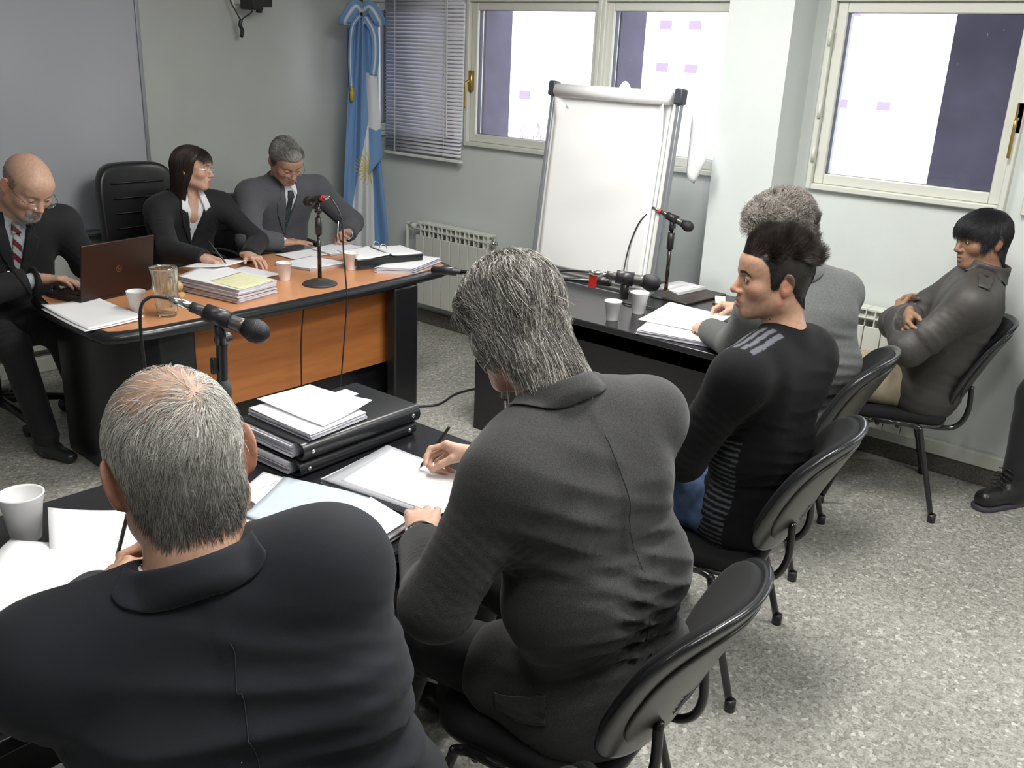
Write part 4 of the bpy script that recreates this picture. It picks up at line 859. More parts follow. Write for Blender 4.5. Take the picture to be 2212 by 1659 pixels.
# ---------------------------------------------------------------- hands
FING = [((.034, .086), (.043, .026, .021), .0092), ((.012, .092), (.047, .030, .022), .0095), ((-.010, .089), (.044, .027, .021), .0090), ((-.030, .080), (.034, .020, .018), .0080)]
def hand_solid(S, W, d, n, side, curl=(.3, .3, .3, .3), spread=.06, thumb=(.6, .5, .3), sc=1.0, curls=None):
    """W wrist, d wrist-to-knuckles direction, n direction the palm faces, side +1 right hand, -1 left. thumb=(out, toward palm, bend)"""
    W = V(W); d = nrm(d); n = V(n); n = nrm(n-d*(n@d)); lat = np.cross(d, n)*side*1.0   # lat points to the thumb side
    pts = {'nails': []}
    def at(x, y, z): return W+(lat*x+d*y+n*z)*sc
    S.cone(at(.010, -.03, 0), at(.010, .02, 0), .026*sc, .026*sc, k=.012, flat=(n, .78)); S.cone(at(-.010, -.03, 0), at(-.010, .02, 0), .024*sc, .024*sc, k=.012, flat=(n, .78))
    for (kx, ky), L, r in FING:
        S.cone(at(kx*.55, .015, .001), at(kx*.97, ky-.006, -.001), .0165*sc, .0115*sc, k=.014)
    S.cone(at(.020, .02, .008), at(.030, .06, .006), .016*sc, .012*sc, k=.016)
    for i, ((kx, ky), L, r) in enumerate(FING):
        p = at(kx, ky, 0); c = curl[i]; sp = spread*(1.5-i); dd = nrm(d+lat*sp); nn = nrm(n-dd*(n@dd)); ang = 0; rad = r*sc
        cs = curls[i] if curls else (c, c*1.15, c*.75)
        S.ell(p+(-n)*.003*sc, (.0105*sc,)*3, k=.008)
        for j in range(3):
            ang += cs[j]; v = dd*math.cos(ang)+nn*math.sin(ang); q = p+v*L[j]*sc; r2 = rad*(.93 if j < 2 else .84); S.cone(p, q, rad, r2, k=.0035 if j else .006); 
            if j == 2: pts['nails'].append((q-v*.006*sc, v, nrm(-nn*math.cos(ang)+dd*math.sin(ang)), r2))
            p, rad = q, r2
    o, t, b = thumb; p = at(.018, .020, .008); v = nrm(d*.75+lat*o+n*t*.6); q = p+v*.042*sc; S.cone(p, q, .0165*sc, .0125*sc, k=.012)
    v2 = nrm(v+d*.25*(1-b)+n*t*.3-lat*b*.9); q2 = q+v2*.034*sc; S.cone(q, q2, .0115*sc, .0103*sc, k=.005); v3 = nrm(v2-lat*b*.8+d*.1); q3 = q2+v3*.026*sc; S.cone(q2, q3, .0105*sc, .0085*sc, k=.004)
    pts['thumb'] = q3; pts['index'] = None; pts['nails'].append((q3-v3*.005*sc, v3, nrm(np.cross(v3, np.cross(-n*.4+lat*.9, v3))), .0088*sc)); return pts
def ik(S, W, l1, l2, hint):
    S, W = V(S), V(W); dv = W-S; L = np.linalg.norm(dv); L2 = min(L, (l1+l2)*.999); u = dv/L; a = (l1*l1-l2*l2+L2*L2)/(2*L2); h = math.sqrt(max(1e-6, l1*l1-a*a)); hh = V(hint)-u*(V(hint)@u); return S+u*a*(L/L2)+nrm(hh)*h
# ---------------------------------------------------------------- hair
def strands(F, roots, flow, length, h0, h1, steps=8, r=.0003, col=(.2, .2, .2), cvar=.25, seed=0, curl=0, cfreq=1, grav=0, clump=.0, dens=None, tipfade=.4, frizz=.15, colf=None, zlo=None):
    """grow tapered hairs over the solid F. flow(P)->direction; h0,h1 height above the surface at root and tip"""
    r_ = np.random.default_rng(seed); n = len(roots); P = roots.copy(); L = length*r_.uniform(.75, 1.15, n) if np.isscalar(length) else length; pts = [P.copy()]; G = grad(F, P)
    ph = r_.uniform(0, 6.28, n); jit = r_.normal(size=(n, 3))*frizz; cl = np.stack([noise3(P, 160, 5+seed), noise3(P, 160, 6+seed), noise3(P, 160, 7+seed)], 1)*clump; hv = r_.uniform(.6, 1.25, n)
    for i in range(1, steps+1):
        t = i/steps; D = flow(P)+jit+cl; D = D-G*(D*G).sum(1)[:, None]*.9; D[:, 2] -= grav*t; D /= np.maximum(np.linalg.norm(D, axis=1), 1e-6)[:, None]
        P = P+D*(L/steps)[:, None]
        if curl:
            a = ph+t*6.28*cfreq; s1 = np.cross(D, G); s1 /= np.maximum(np.linalg.norm(s1, axis=1), 1e-6)[:, None]; Q = s1*np.cos(a)[:, None]+G*np.sin(a)[:, None]; P = P+Q*curl*(L/steps)[:, None]
        d = F(P); G = grad(F, P); tgt = (h0+(h1-h0)*min(1, 2.2*t))*np.minimum(hv, 1+t*.5); lo = .6*tgt; P = P+G*np.where(d < lo, lo-d, np.where(d > tgt*1.3+.004, (tgt*1.3+.004-d)*.6, 0))[:, None]; pts.append(P.copy())
    A = np.stack(pts, 1); T = np.gradient(A, axis=1); T /= np.maximum(np.linalg.norm(T, axis=2), 1e-9)[..., None]; ref = r_.normal(size=(n, 1, 3)); X = np.cross(T, ref); X /= np.maximum(np.linalg.norm(X, axis=2), 1e-9)[..., None]; Y = np.cross(T, X)
    S_ = steps+1; rad = r*r_.uniform(.7, 1.3, n)[:, None]*(1-(1-tipfade)*np.linspace(0, 1, S_)**2)[None]
    vs = np.stack([A+(X*math.cos(a)+Y*math.sin(a))*rad[..., None] for a in (0, 2.094, 4.189)], 2).reshape(-1, 3)
    b = (np.arange(n)[:, None]*S_+np.arange(steps)[None])*3; f = np.concatenate([np.stack([b+k, b+(k+1) % 3, b+3+(k+1) % 3, b+3+k], -1).reshape(-1, 4) for k in range(3)])
    c0 = np.asarray(colf(roots) if colf is not None else np.broadcast_to(np.array(col), (n, 3)), float); c0 = c0*(1+cvar*r_.normal(size=(n, 1))).clip(.25, 2.6); return vs, f, np.repeat(c0, S_*3, axis=0)
def scalp_roots(F, c, M, n, mask, seed=0, R=.18):
    r_ = np.random.default_rng(seed); D = r_.normal(size=(n*3, 3)); D /= np.linalg.norm(D, axis=1)[:, None]; t = np.full(len(D), R)
    for _ in range(14): t = t-F(D*t[:, None])*.9
    P = D*t[:, None]+0.0; m = mask(P); return P[m][:n]

# ================================================================ people
def poly_sd(Q, poly):
    """signed distance to a 2-D polygon, negative inside"""
    d = np.full(len(Q), 9.0); ins = np.zeros(len(Q), bool); n = len(poly)
    for i in range(n):
        a, b = V(poly[i]), V(poly[(i+1) % n]); e = b-a; w = Q-a; t = np.clip(w@e/(e@e), 0, 1); d = np.minimum(d, np.sqrt(((w-t[:, None]*e)**2).sum(1)))
        c = ((Q[:, 1] >= a[1]) != (Q[:, 1] >= b[1])); xx = a[0]+(Q[:, 1]-a[1])*(e[0]/(e[1] if abs(e[1]) > 1e-9 else 1e-9)); ins ^= c & (Q[:, 0] < xx)
    return np.where(ins, -d, d)
def prism_fn(o, ax, ay, an, poly, n0, n1):
    o = V(o); R = np.stack([ax, ay, an], 1)
    def fn(P): q = (P-o)@R; return np.maximum(poly_sd(q[:, :2], poly), np.maximum(n0-q[:, 2], q[:, 2]-n1))
    return fn
class Clip:
    def __init__(s, base, off, fn): s.b, s.off, s.fn = base, off, fn; s.p = base.p
    def ev(s, P, sel=None): return np.maximum(s.b.ev(P, sel)-s.off, s.fn(P))
    def near(s, c, hd): return s.b.near(c, hd)
def cloth_mat(nm, col, var=.12, sc=700, bump=.25, rough=.9, sheen=.15, col2=None, vs=6): return mat(nm, col, rough, var=var if not col2 else 0, vscale=vs if not col2 else sc, bump=bump, bscale=sc, sheen=sheen, col2=col2)
def person(name_lab, J, H, top, mats, skin, hair=None, face=None, arms=None, legs=None, h=.006, hs=.0028, extras=None, shirt=None, sc=1.0, collar=True, group=None):
    j = {k: V(v) for k, v in J.items()}; org = V(j['pel'][0], j['pel'][1], 0); E_ = empty('person', tuple(org), 0, name_lab, 'person', group)
    def put(nm, arr, m, parent=None, base=None):
        me = np_mesh(nm, arr[0]-org, arr[1], arr[2] if len(arr) > 2 else None); o = link(nm, me, m, parent or E_); return o
    lat = nrm(j['shR']-j['shL']); up = nrm(j['neck']-j['pel']); fr = nrm(np.cross(up, lat)); up2 = nrm(np.cross(lat, fr))
    hipR, hipL = j['pel']+lat*.085, j['pel']-lat*.085; g = top.get('girth', 1.0)
    for s_, S_, l_ in (('R', 1, .29), ('L', -1, .29)):
        if 'el'+s_ not in j: j['el'+s_] = ik(j['sh'+s_], j['wr'+s_], top.get('l1', .29), top.get('l2', .26), J.get('hint'+s_, (0, 0, -1)))
    # ---- body surface (skin), one object
    A = frame_from(*H['rot']); hc = j['head']; s0 = H.get('s', 1.0)
    loc = lambda P: ((P-hc)@A.T)/s0
    nk = loc(j['neck']); HS = Solid(); head_solid(HS, **(face or {})); HS0 = Solid(); head_solid(HS0, **dict(face or {}, ears=0)); HS0.cone((0, -.03, -.05), nk+(V(0, -.02, -.07)-nk)*.12, .056, .057*top.get('neckr', 1), k=.03); HS.cone((0, -.03, -.05), nk+(V(0, -.02, -.07)-nk)*.12, .056, .057*top.get('neckr', 1), k=.03); HS.cone(nk, nk-loc(j['neck']+0*up)+loc(j['neck']-up*.06)-0*nk, .057, .075, k=.03)
    if top.get('vneck'): q = loc(j['neck']-up*.09+fr*.028); HS.cone(loc(j['neck']-up*.02+fr*.01), q, .06, .07, k=.04)
    hv, hf = mesh_arrays(HS, H.get('h', .0026))
    cols = np.tile(np.array(skin, float), (len(hv), 1)); x, y, z = hv.T
    def blend(w, c): nonlocal cols; w = np.clip(w, 0, 1)[:, None]; cols = cols*(1-w)+np.array(c)*w
    red = (skin[0]*1.08, skin[1]*.72, skin[2]*.68)
    blend(.45*np.exp(-((np.abs(x)-.045)**2/.0004+(z+.03)**2/.0005))*(y > .03), red); blend(.5*np.exp(-(x**2/.0003+(z+.034)**2/.0003))*(y > .09), red); blend(.6*(np.abs(x) > .074), red)
    lip = H.get('lip', (skin[0]*.75, skin[1]*.45, skin[2]*.45)); blend(((np.abs(x) < .021) & (y > .083) & (z > -.0815) & (z < -.0575)).astype(float)*np.clip(1.4-np.abs(x)/.018, 0, .9), lip)
    br = H.get('brow', (.05, .04, .03)); blend(H.get('browk', .8)*((np.abs(x) > .012) & (np.abs(x) < .050) & (np.abs(z-.019-.10*(np.abs(x)-.012)+ .9*np.maximum(0, np.abs(x)-.036)) < .0042) & (y > .05)), br)
    if H.get('paint'): H['paint'](hv, blend)
    blend(1.0*((np.abs(np.abs(x)-.031) < .014) & (np.abs(z+.0015) < .0055) & (y > .078) & (y < .0885)).astype(float)*H.get('lash', .0), (.03, .02, .02))
    parts = [(hc+(hv*s0)@A, hf, cols)]
    BS = Solid(); hands = {}
    gg = top.get('girth', 1); mid = (j['pel']+j['neck'])/2-fr*top.get('bow', .02); BS.cone(hipL, hipR, .095*gg, .095*gg, k=.03); BS.cone(mid-lat*.05, mid+lat*.05, .078*gg, .078*gg, k=.04); BS.cone(j['pel'], mid, .08*gg, .07*gg, k=.03); BS.cone(mid, j['neck']-up*.1-fr*.01, .07, .06, k=.03); BS.cone(j['shL'], j['shR'], .038, .038, k=.03); BS.cone(j['neck']-up*.08, j['neck'], .05, .045, k=.03)
    for s_ in 'LR':
        BS.cone(j['sh'+s_], j['el'+s_], .042, .036, k=.02); BS.cone(j['el'+s_], j['wr'+s_], .036, .026, k=.02)
        if legs: BS.cone(hipR if s_ == 'R' else hipL, j['kn'+s_], .07, .05, k=.03); BS.cone(j['kn'+s_], j['an'+s_], .048, .034, k=.02)
    bv, bf = mesh_arrays(BS, .012); parts.append((bv, bf, np.array(skin)))
    nails = []
    for s_, side in (('R', 1), ('L', -1)):
        if not arms or s_ not in arms: continue
        a = dict(arms[s_]); S = Solid(); W = j['wr'+s_]; fa = nrm(W-j['el'+s_]); ext = a.pop('bare', .07); S.cone(W-fa*ext, W, .030*sc, .0255*sc, k=.015, flat=(a['n'], .85)); inf = hand_solid(S, W, side=side, sc=sc*.98, **a); hands[s_] = inf
        v, f = mesh_arrays(S, a.get('hh', hs)); hcol = np.tile(np.array(skin)*1.06, (len(v), 1))
        for q, vv, nn, r in inf['nails']:
            w = np.exp(-((v-(q+nn*r))**2).sum(1)/(r*.75)**2)[:, None]; hcol = hcol*(1-w*.6)+np.array([min(1, skin[0]*1.35), skin[1]*1.35, skin[2]*1.35])*w*.6
        parts.append((v, f, hcol))
    v, f, c = joined(parts); body = put('body', (v, f, c), M_SKIN)
    # eyes
    if H.get('eyes', True):
        for s in (-1, 1):
            th = np.linspace(0, math.pi, 13); ph = np.linspace(0, 2*math.pi, 17)[:-1]; g_ = H.get('gaze', (0, 1, -.1)); gz = nrm(g_); q = gz; ex = nrm(np.cross(q, V(0, 0, 1))); ey = np.cross(ex, q)
            vv = np.array([(q*math.cos(t)+(ex*math.cos(p)+ey*math.sin(p))*math.sin(t))*.0122 for t in th for p in ph]); ff = np.array([(i*16+k, i*16+(k+1) % 16, (i+1)*16+(k+1) % 16, (i+1)*16+k) for i in range(12) for k in range(16)])
            cc = np.array([((.01, .01, .01) if t < .25 else (.08, .045, .025) if t < .5 else (.50, .47, .44)) for t in th for p in ph]); put('eye', (hc+((vv+V(s*.031, .0765, -.0015))*s0)@A, ff, cc), M_EYE, body)
    # ---- torso clothing
    def torso(S, o, sleeves=True, skirt=0):
        pel, nkp = j['pel'], j['neck']; spine = nkp-pel; bow = top.get('bow', .02); w = pel+spine*.38-fr*bow; c = pel+spine*.70-fr*bow*.8; u = pel+spine*.86-fr*.005
        S.cone(hipL+lat*.01, hipR-lat*.01, .122*g+o, .122*g+o, k=.05); S.cone(w-lat*.085*g, w+lat*.085*g, .106*g+o, .106*g+o, k=.08); S.cone(c-lat*.105, c+lat*.105, .098*(.4+.6*g)+o, .098*(.4+.6*g)+o, k=.08)
        S.cone(u-lat*.115, u+lat*.115, .072+o, .072+o, k=.07); sr = top.get('shr', .055); S.cone(j['shL']+lat*.02, j['shR']-lat*.02, sr*.85+o, sr*.85+o, k=.05)
        for s_ in 'LR': S.cone(nkp-up*.01, j['sh'+s_]+up2*.006, .052+o*.6, sr*.9+o, k=.04)
        if skirt:
            for hp, s_ in ((hipR, 'R'), (hipL, 'L')): kn = j.get('kn'+s_, hp+fr*.3); S.cone(hp, hp+(kn-hp)*skirt, .10*g+o, .09+o, k=.04)
        if sleeves:
            ar = top.get('armr', 1.0); cut = top.get('cuff', .0)
            for s_ in 'LR':
                sh, el, wr = j['sh'+s_], j['el'+s_], j['wr'+s_]; S.cone(sh-nrm(sh-el)*.0, el, (.052*ar+o), (.046*ar+o), k=.05); end = wr-nrm(wr-el)*cut; S.cone(el, end+nrm(wr-el)*.03, .046*ar+o, .035*ar+o*.8, k=.025)
        return S
    def cuts(S, cut, R=.09):
        for s_ in 'LR':
            el, wr = j['el'+s_], j['wr'+s_]; d = nrm(wr-el); p = wr-d*cut; c = p+d*.055
            def fn(P, p=p, d=d): return -((P-p)@d)
            S.add(fn, c, R*.72, .002, '-')
    o = top.get('off', .012); JK = torso(Solid(), o, skirt=top.get('skirt', .35)); ax_n = nrm(hc-j['neck']); 
    if top.get('collar', .03):
        ch = top.get('collar', .03); cb = j['neck']+up*.004-fr*.004; cdir = nrm(ax_n*.6+up*.8-fr*.15)
        JK.cone(cb+cdir*.0, cb+cdir*.2, .0625*top.get('neckr', 1), .066*top.get('neckr', 1), k=.003, op='-')
    cuts(JK, top.get('cuff', 0)+0.0)
    folds = []
    for s_ in 'LR':
        sh, el, wr = j['sh'+s_], j['el'+s_], j['wr'+s_]; fd = nrm(wr-el); fu = nrm(el-sh); k = top.get('fold', 1)
        folds += [(el, nrm(fu*.6+fd*.8), .030, .075, .0045*k), (el+fd*.12, nrm(fd+.4*up2), .036, .07, .0028*k), (sh+fu*.12+V(0, 0, -.02), nrm(fu+lat*(.5 if s_ == 'R' else -.5)), .042, .09, .0032*k), (sh-up*.12, nrm(up*.8+lat*(.7 if s_ == 'R' else -.7)), .05, .10, .003*k)]
    folds += [(j['pel']+up*.16-fr*.10, nrm(up+lat*.25), .075, .18, .0045*top.get('fold', 1)), (j['pel']+up*.05, nrm(up-lat*.3), .05, .16, .004*top.get('fold', 1)), (j['pel']+up*.3-fr*.1, nrm(up+lat*.4), .11, .17, .0028*top.get('fold', 1))]
    folds += top.get('folds', [])
    def disp(P):
        d = .0016*noise3(P, 28, 3)*top.get('fold', 1); nz = noise3(P, 13, 9)*2.6
        for c, dr, wl, R, am in folds: q = P-c; r2 = (q**2).sum(1); w_ = np.sin(q@dr*6.283/wl+nz); d += am*(1.2-2.2*np.abs(w_)**.7)*np.exp(-r2/(R*R))
        for fn in top.get('steps', []): d += fn(P, j, lat, up2, fr)
        return d
    JK.disp = disp; nmT = top.get('name', 'jacket'); VC = None
    cen = j['neck']+fr*.0; chest_o = j['neck']
    if top.get('V'):
        VC = prism_fn(chest_o, lat, up, fr, top['V'], -.03, .4); JV = Solid(); JV.p = list(JK.p); JV.add(lambda P: VC(P), chest_o-up*.14+fr*.12, .33, .003, '-')
    else: JV = JK
    v, f = mesh_arrays(JV, h, disp, dmax=.022, smooth=3); tcol = top.get('colf')
    jo = put(nmT, (v, f, tcol(v, j, lat, up2, fr) if tcol else None) if tcol else (v, f), mats['top'])
    def clipmesh(nm, base, off, poly, m, parent, n0=-.02, n1=.35, hh=None, org2=None, axes=None, dsp=None, colf=None):
        a_ = axes or (lat, up, fr); oo = chest_o if org2 is None else org2; C = Clip(base, off, prism_fn(oo, *a_, poly, n0, n1)); pp = np.array([oo+a_[0]*p[0]+a_[1]*p[1]+a_[2]*q for p in poly for q in (n0, n1)])
        v, f = mesh_arrays(C, hh or h*.75, dsp, lo=pp.min(0)-.02, hi=pp.max(0)+.02, dmax=.025 if dsp else .01)
        return put(nm, (v, f) if colf is None else (v, f, colf(v)), m, parent)
    for nm, poly, off in top.get('lapels', []): clipmesh(nm, JK, off, poly, mats.get('lapel', mats['top']), jo, dsp=disp, hh=.0045)
    for nm, poly, off in top.get('back', []): clipmesh(nm, JK, off, poly, mats['top'], jo, dsp=disp, n0=-.35, n1=.02, hh=.0045)
    def neckband(nm, pr_of, amax, m, parent, push, na=40):
        rows = []; am = math.radians(amax)
        for i in range(na+1):
            a = -am+2*am*i/na; dd = -fr*math.cos(a)+lat*math.sin(a); dd = nrm(dd-cdir*(dd@cdir)); rows.append([cb+dd*x+cdir*y for x, y in pr_of(.5+.5*math.cos(a*.8))])
        Q = np.array(rows); F = lambda P: JK.ev(P)-disp(P); nc = Q.shape[1]
        for c_ in push:
            P = Q[:, c_]
            for _ in range(6):
                d_ = F(P); tgt = .0045 if c_ == nc-1 else .003; G_ = grad(F, P); P = P+G_*np.where((d_ < tgt) | (c_ == nc-1), tgt-d_, 0)[:, None]*.8
            Q[:, c_] = P
        vs = Q.reshape(-1, 3)-org; fs = np.array([(i*nc+k, i*nc+k+1, (i+1)*nc+k+1, (i+1)*nc+k) for i in range(na) for k in range(nc-1)]); co = link(nm, np_mesh(nm, vs, fs), m, parent, True); solidify(co, .0030, 0); sb = co.modifiers.new('ss', 'SUBSURF'); sb.levels = sb.render_levels = 1
    if top.get('collar'):
        r0 = .0665*top.get('neckr', 1); H_ = ch; fl = top.get('fall', .040)
        if top.get('stand'): prf = lambda k: [(r0-.002, -.016), (r0-.001, H_*.3), (r0+.001, H_*.7), (r0+.004, H_), (r0+.009, H_-.001), (r0+.010, H_*.6), (r0+.012, H_*.25), (r0+.022, -.006)]
        else: prf = lambda k: (lambda hh, f2: [(r0-.001, -.016), (r0, hh*.5), (r0+.002, hh), (r0+.006, hh+.004), (r0+.011, hh), (r0+.017, hh-f2*.35), (r0+.025, hh-f2*.7), (r0+.033, hh-f2)])(H_*(.45+.55*k), fl*(.75+.25*k))
        neckband('collar', prf, top.get('cang', 98), mats['top'], jo, range(4, 8))
        if shirt and shirt.get('band', True):
            r1 = .0605*top.get('neckr', 1); neckband('shirt_collar', lambda k: [(r1-.001, -.02), (r1, .01), (r1+.0008, (H_+.011)*(.55+.45*k)), (r1+.003, (H_+.011)*(.55+.45*k)+.001), (r1+.004, H_*.3), (r1+.004, -.01)], 158, mats['shirt'], E_, ())
    # ---- shirt, collar, tie
    if shirt:
        SH = torso(Solid(), o-.009, sleeves=False); nr = top.get('neckr', 1); cbb = j['neck']; cd = nrm(ax_n*.5+up*.8)
        SH.cone(cbb, cbb+cd*.2, .060*nr, .0615*nr, k=.002, op='-')
        if shirt.get('V'): VS = prism_fn(chest_o, lat, up, fr, shirt['V'], -.03, .4); SH2 = Solid(); SH2.p = list(SH.p); SH2.add(lambda P: VS(P), chest_o-up*.1+fr*.12, .3, .003, '-')
        else: SH2 = SH
        for s_ in 'LR':
            if shirt.get('cuff') and s_ in shirt.get('cuffs', 'LR'):
                el, wr = j['el'+s_], j['wr'+s_]; d = nrm(wr-el); cc = top.get('cuff', 0); S3 = Solid(); S3.cone(wr-d*(cc+.05), wr-d*(cc-shirt['cuff']), .033*sc, .0315*sc, k=0); S3.add(lambda P, p=wr-d*(cc-shirt['cuff']), d=d: -((P-p)@d), wr-d*(cc-shirt['cuff']-.05), .06, .001, '-'); S3.cone(wr-d*(cc), wr+d*.2, .0285*sc, .0275*sc, k=.001, op='-')
                v, f = mesh_arrays(S3, .003); put('shirt_cuff', (v, f), mats['shirt'])
        v, f = mesh_arrays(SH2, .006, lambda P: .0012*noise3(P, 40, 2)); so = put('shirt', (v, f), mats['shirt'])
        for nm, poly, off in shirt.get('collar', []): clipmesh(nm, SH, off, poly, mats['shirt'], so, hh=.0035)
        if shirt.get('tie'):
            clipmesh('tie', SH, .007, shirt['tie'], mats['tie'], None, hh=.004, colf=shirt.get('tiecol')); clipmesh('tie_knot', SH, .016, [(-.014, -.012), (.014, -.012), (.021, -.048), (-.021, -.048)] if not shirt.get('knot') else shirt['knot'], mats['tie'], None, hh=.0035, colf=shirt.get('tiecol'))
            if shirt.get('clip') is not None: zc = shirt['clip']; clipmesh('tie_clip', SH, .0105, [(-.006, zc), (.045, zc), (.045, zc+.006), (-.006, zc+.006)], M_CHROME, None, hh=.002)
    # ---- trousers and shoes
    if legs:
        TR = Solid(); lr = legs.get('r', 1.0)
        TR.cone(hipL, hipR, .118*g, .118*g, k=.04)
        for hp, s_ in ((hipR, 'R'), (hipL, 'L')): TR.cone(hp, j['kn'+s_], .094*lr, .070*lr, k=.035); TR.cone(j['kn'+s_], j['an'+s_], .066*lr, .055*lr, k=.025); TR.add(lambda P, p=j['an'+s_]-V(0, 0, .035): (P-p)@V(0, 0, 1), j['an'+s_]-V(0, 0, .10), .085, .003, '-')
        lf = [(j['kn'+s_], nrm(j['an'+s_]-j['kn'+s_]+fr*.3), .035, .09, .004) for s_ in 'LR']+[(hp+fr*.06, fr, .04, .12, .0045) for hp in (hipL, hipR)]+[(j['an'+s_], V(0, 0, 1), .03, .08, .003) for s_ in 'LR']
        def d2(P):
            d = .0012*noise3(P, 30, 4); nz = noise3(P, 15, 8)*1.5
            for c, dr, wl, R, am in lf: q = P-c; d += am*np.sin(q@dr*6.283/wl+nz)*np.exp(-(q**2).sum(1)/(R*R))
            return d
        v, f = mesh_arrays(TR, max(h, .008), d2); put('trousers', (v, f), mats['legs'])
        for s_ in 'LR':
            a = j['an'+s_]; fd = nrm(V(*legs.get('toe', (fr[0], fr[1], 0)))); S = Solid(); b = V(a[0], a[1], .035); S.cone(b-fd*.04, b+fd*.03, .036, .038, k=.03); S.cone(b+fd*.03, b+fd*.15-V(0, 0, .006), .038, .031, k=.03, flat=((0, 0, 1), .85)); S.cone(b-fd*.025+V(0, 0, .01), a+V(0, 0, .03), .034, .036, k=.03)
            S.add(lambda P: P[:, 2]-.004, V(b[0], b[1], -.1), .32, .003, '-'); v, f = mesh_arrays(S, .006, lo=b-V(.25, .25, .05), hi=b+V(.25, .25, .2)); put('shoe', (v, f), mats.get('shoe', M_BINDER))
    if hair: 
        arr = hair(HS0, loc, hc, A, s0); hv2 = hc+(arr[0]*s0)@A; put('hair', (hv2, arr[1], arr[2]), M_HAIR)
    def to_world(P): return hc+(np.asarray(P, float)*s0)@A
    if extras: extras(E_, org, to_world, j, put, lat, up, fr, JK, HS, hands)
    return E_

def cap_mesh(HS, fn, off, col, h=.003, cv=.3, nf=90):
    """close-lying layer of hair over the scalp where fn(P)<0"""
    class Cap(Clip):
        def ev(s, P, sel=None): g = s.fn(P); return np.maximum(s.b.ev(P, sel)-s.off*(.12+.88*np.clip(-g/.022, 0, 1)**.7), g+.002*noise3(P, 160, 21))
    C = Cap(HS, off, fn); v, f = mesh_arrays(C, h, lambda P: .0012*noise3(P, nf, 11), lo=(-.12, -.14, -.14), hi=(.12, .13, .15)); c = np.array(col)*(1+cv*noise3(v, 130, 3)[:, None]); return v, f, c
def glasses(E_, org, tw, z=-.004, y=.108, w=.024, hh=.0145, rim=.0007, mrim=None, tilt=0, lens=True, mtemple=None):
    mb = MB(); ml = MB(); P = lambda p: Vector(tuple(tw(p)-org))
    for s in (-1, 1):
        ring = [(s*.0325+w*math.cos(a)*(1 if abs(math.cos(a)) < .99 else 1), y-.004*abs(math.cos(a))*(1 if s*math.cos(a) > 0 else 0)-tilt*math.sin(a)*.3, z+hh*math.sin(a)) for a in [2*math.pi*i/28 for i in range(29)]]
        mb.tube([P(p) for p in ring], rim, 6, cap=False); ml.add([P(p) for p in ring[:-1]], [tuple(range(28))])
    mb.tube([P((-.009, y, z+.004)), P((0, y+.003, z+.008)), P((.009, y, z+.004))], rim*1.2, 6)
    mts = []
    for s in (-1, 1):
        mt = MB(); mts.append(mt); mt.tube([P((s*.0555, y-.004, z+.006)), P((s*.066, y-.012, z+.007)), P((s*.0775, .04, z*.4+.006)), P((s*.080, -.006, .012)), P((s*.079, -.02, -.006))], max(.0011, rim*1.2), 6)
    g = empty('glasses'); g.parent = E_; mb.build('rims', mrim or M_CHROME, g, smooth=True); [mt.build('temple', mtemple or mrim or M_CHROME, g, smooth=True) for mt in mts]
    if lens: ml.build('lenses', M_EYEG, g)
    return g
def tubeon(E_, org, pts, r, m, nm, parent=None, n=6):
    mb = MB(); mb.tube([Vector(tuple(V(p)-org)) for p in pts], r, n); return mb.build(nm, m, parent or E_, smooth=True)
def surfline(S, P, off=.0005, disp=None):
    """drop points onto the surface of S"""
    P = np.array(P, float)
    dp = getattr(S, 'disp', None); F = (lambda Q: S.ev(Q)-dp(Q)) if dp is not None else S.ev
    for _ in range(14): P = P-grad(F, P)*(F(P)-off)[:, None]*.8
    return P

# ---- hair helpers in head-local space
def hairline(P, drop=0, front=.075, side=0):
    y, z = P[:, 1], P[:, 2]; zl = np.interp(y, [-.13, -.075, -.045, -.030, -.008, .010, .026, .036, .055, .080], [-.082-drop, -.080-drop, -.045-drop, .006-side, .030-side, .008-side, .0-side, .040, front*.9, front]); return zl-z
def capskin(fn, col, k=.75):
    def paint(v, blend): blend(k*np.clip(.5-fn(v)/.008, 0, 1), col)
    return paint
KZ = V(0, 0, 1)
JACKV = [(-.040, .06), (.040, .06), (.046, -.02), (.0, -.27), (-.046, -.02)]
def lap(s, w=.092, bot=-.29): return [(s*.036, .045), (s*.058, .02), (s*.080, -.035), (s*.072, -.048), (s*w, -.070), (s*(w-.02), -.15), (s*.002, bot), (s*.002, -.262), (s*.043, -.02)]
LAPS = [('lapel', lap(1), .006), ('lapel', lap(-1), .0075)]
TIE = [(-.013, -.035), (.013, -.035), (.034, -.30), (0, -.38), (-.034, -.30)]
SCOL = [('shirt_collar', [(.004, .002), (.030, .05), (.060, .05), (.050, -.045)], .0075), ('shirt_collar', [(-.004, .002), (-.030, .05), (-.060, .05), (-.050, -.045)], .0075)]
NAVY = cloth_mat('navy_suit', (.0055, .0068, .0125), .1, 900, .15, .85, .05)
DGREY = mat('charcoal_weave', (.012, .012, .0125), .9, bump=.4, bscale=500, col2=(.040, .040, .041), vscale=420, sheen=.15)
MGREY = mat('grey_tweed', (.075, .078, .078), .9, bump=.4, bscale=600, col2=(.16, .165, .165), vscale=380, sheen=.1)
SGREY = mat('slate_suit', (.060, .061, .072), .85, bump=.2, bscale=700, col2=(.085, .087, .098), vscale=300, sheen=.1)
BLK = cloth_mat('black_suit', (.007, .0075, .0095), .1, 900, .15, .85, .05)
WSH = cloth_mat('white_shirt', (.72, .73, .78), .05, 600, .1, .8, 0); GSH = cloth_mat('pale_grey_shirt', (.42, .45, .50), .05, 600, .1, .8, 0)
SKIN1 = (.54, .33, .235)

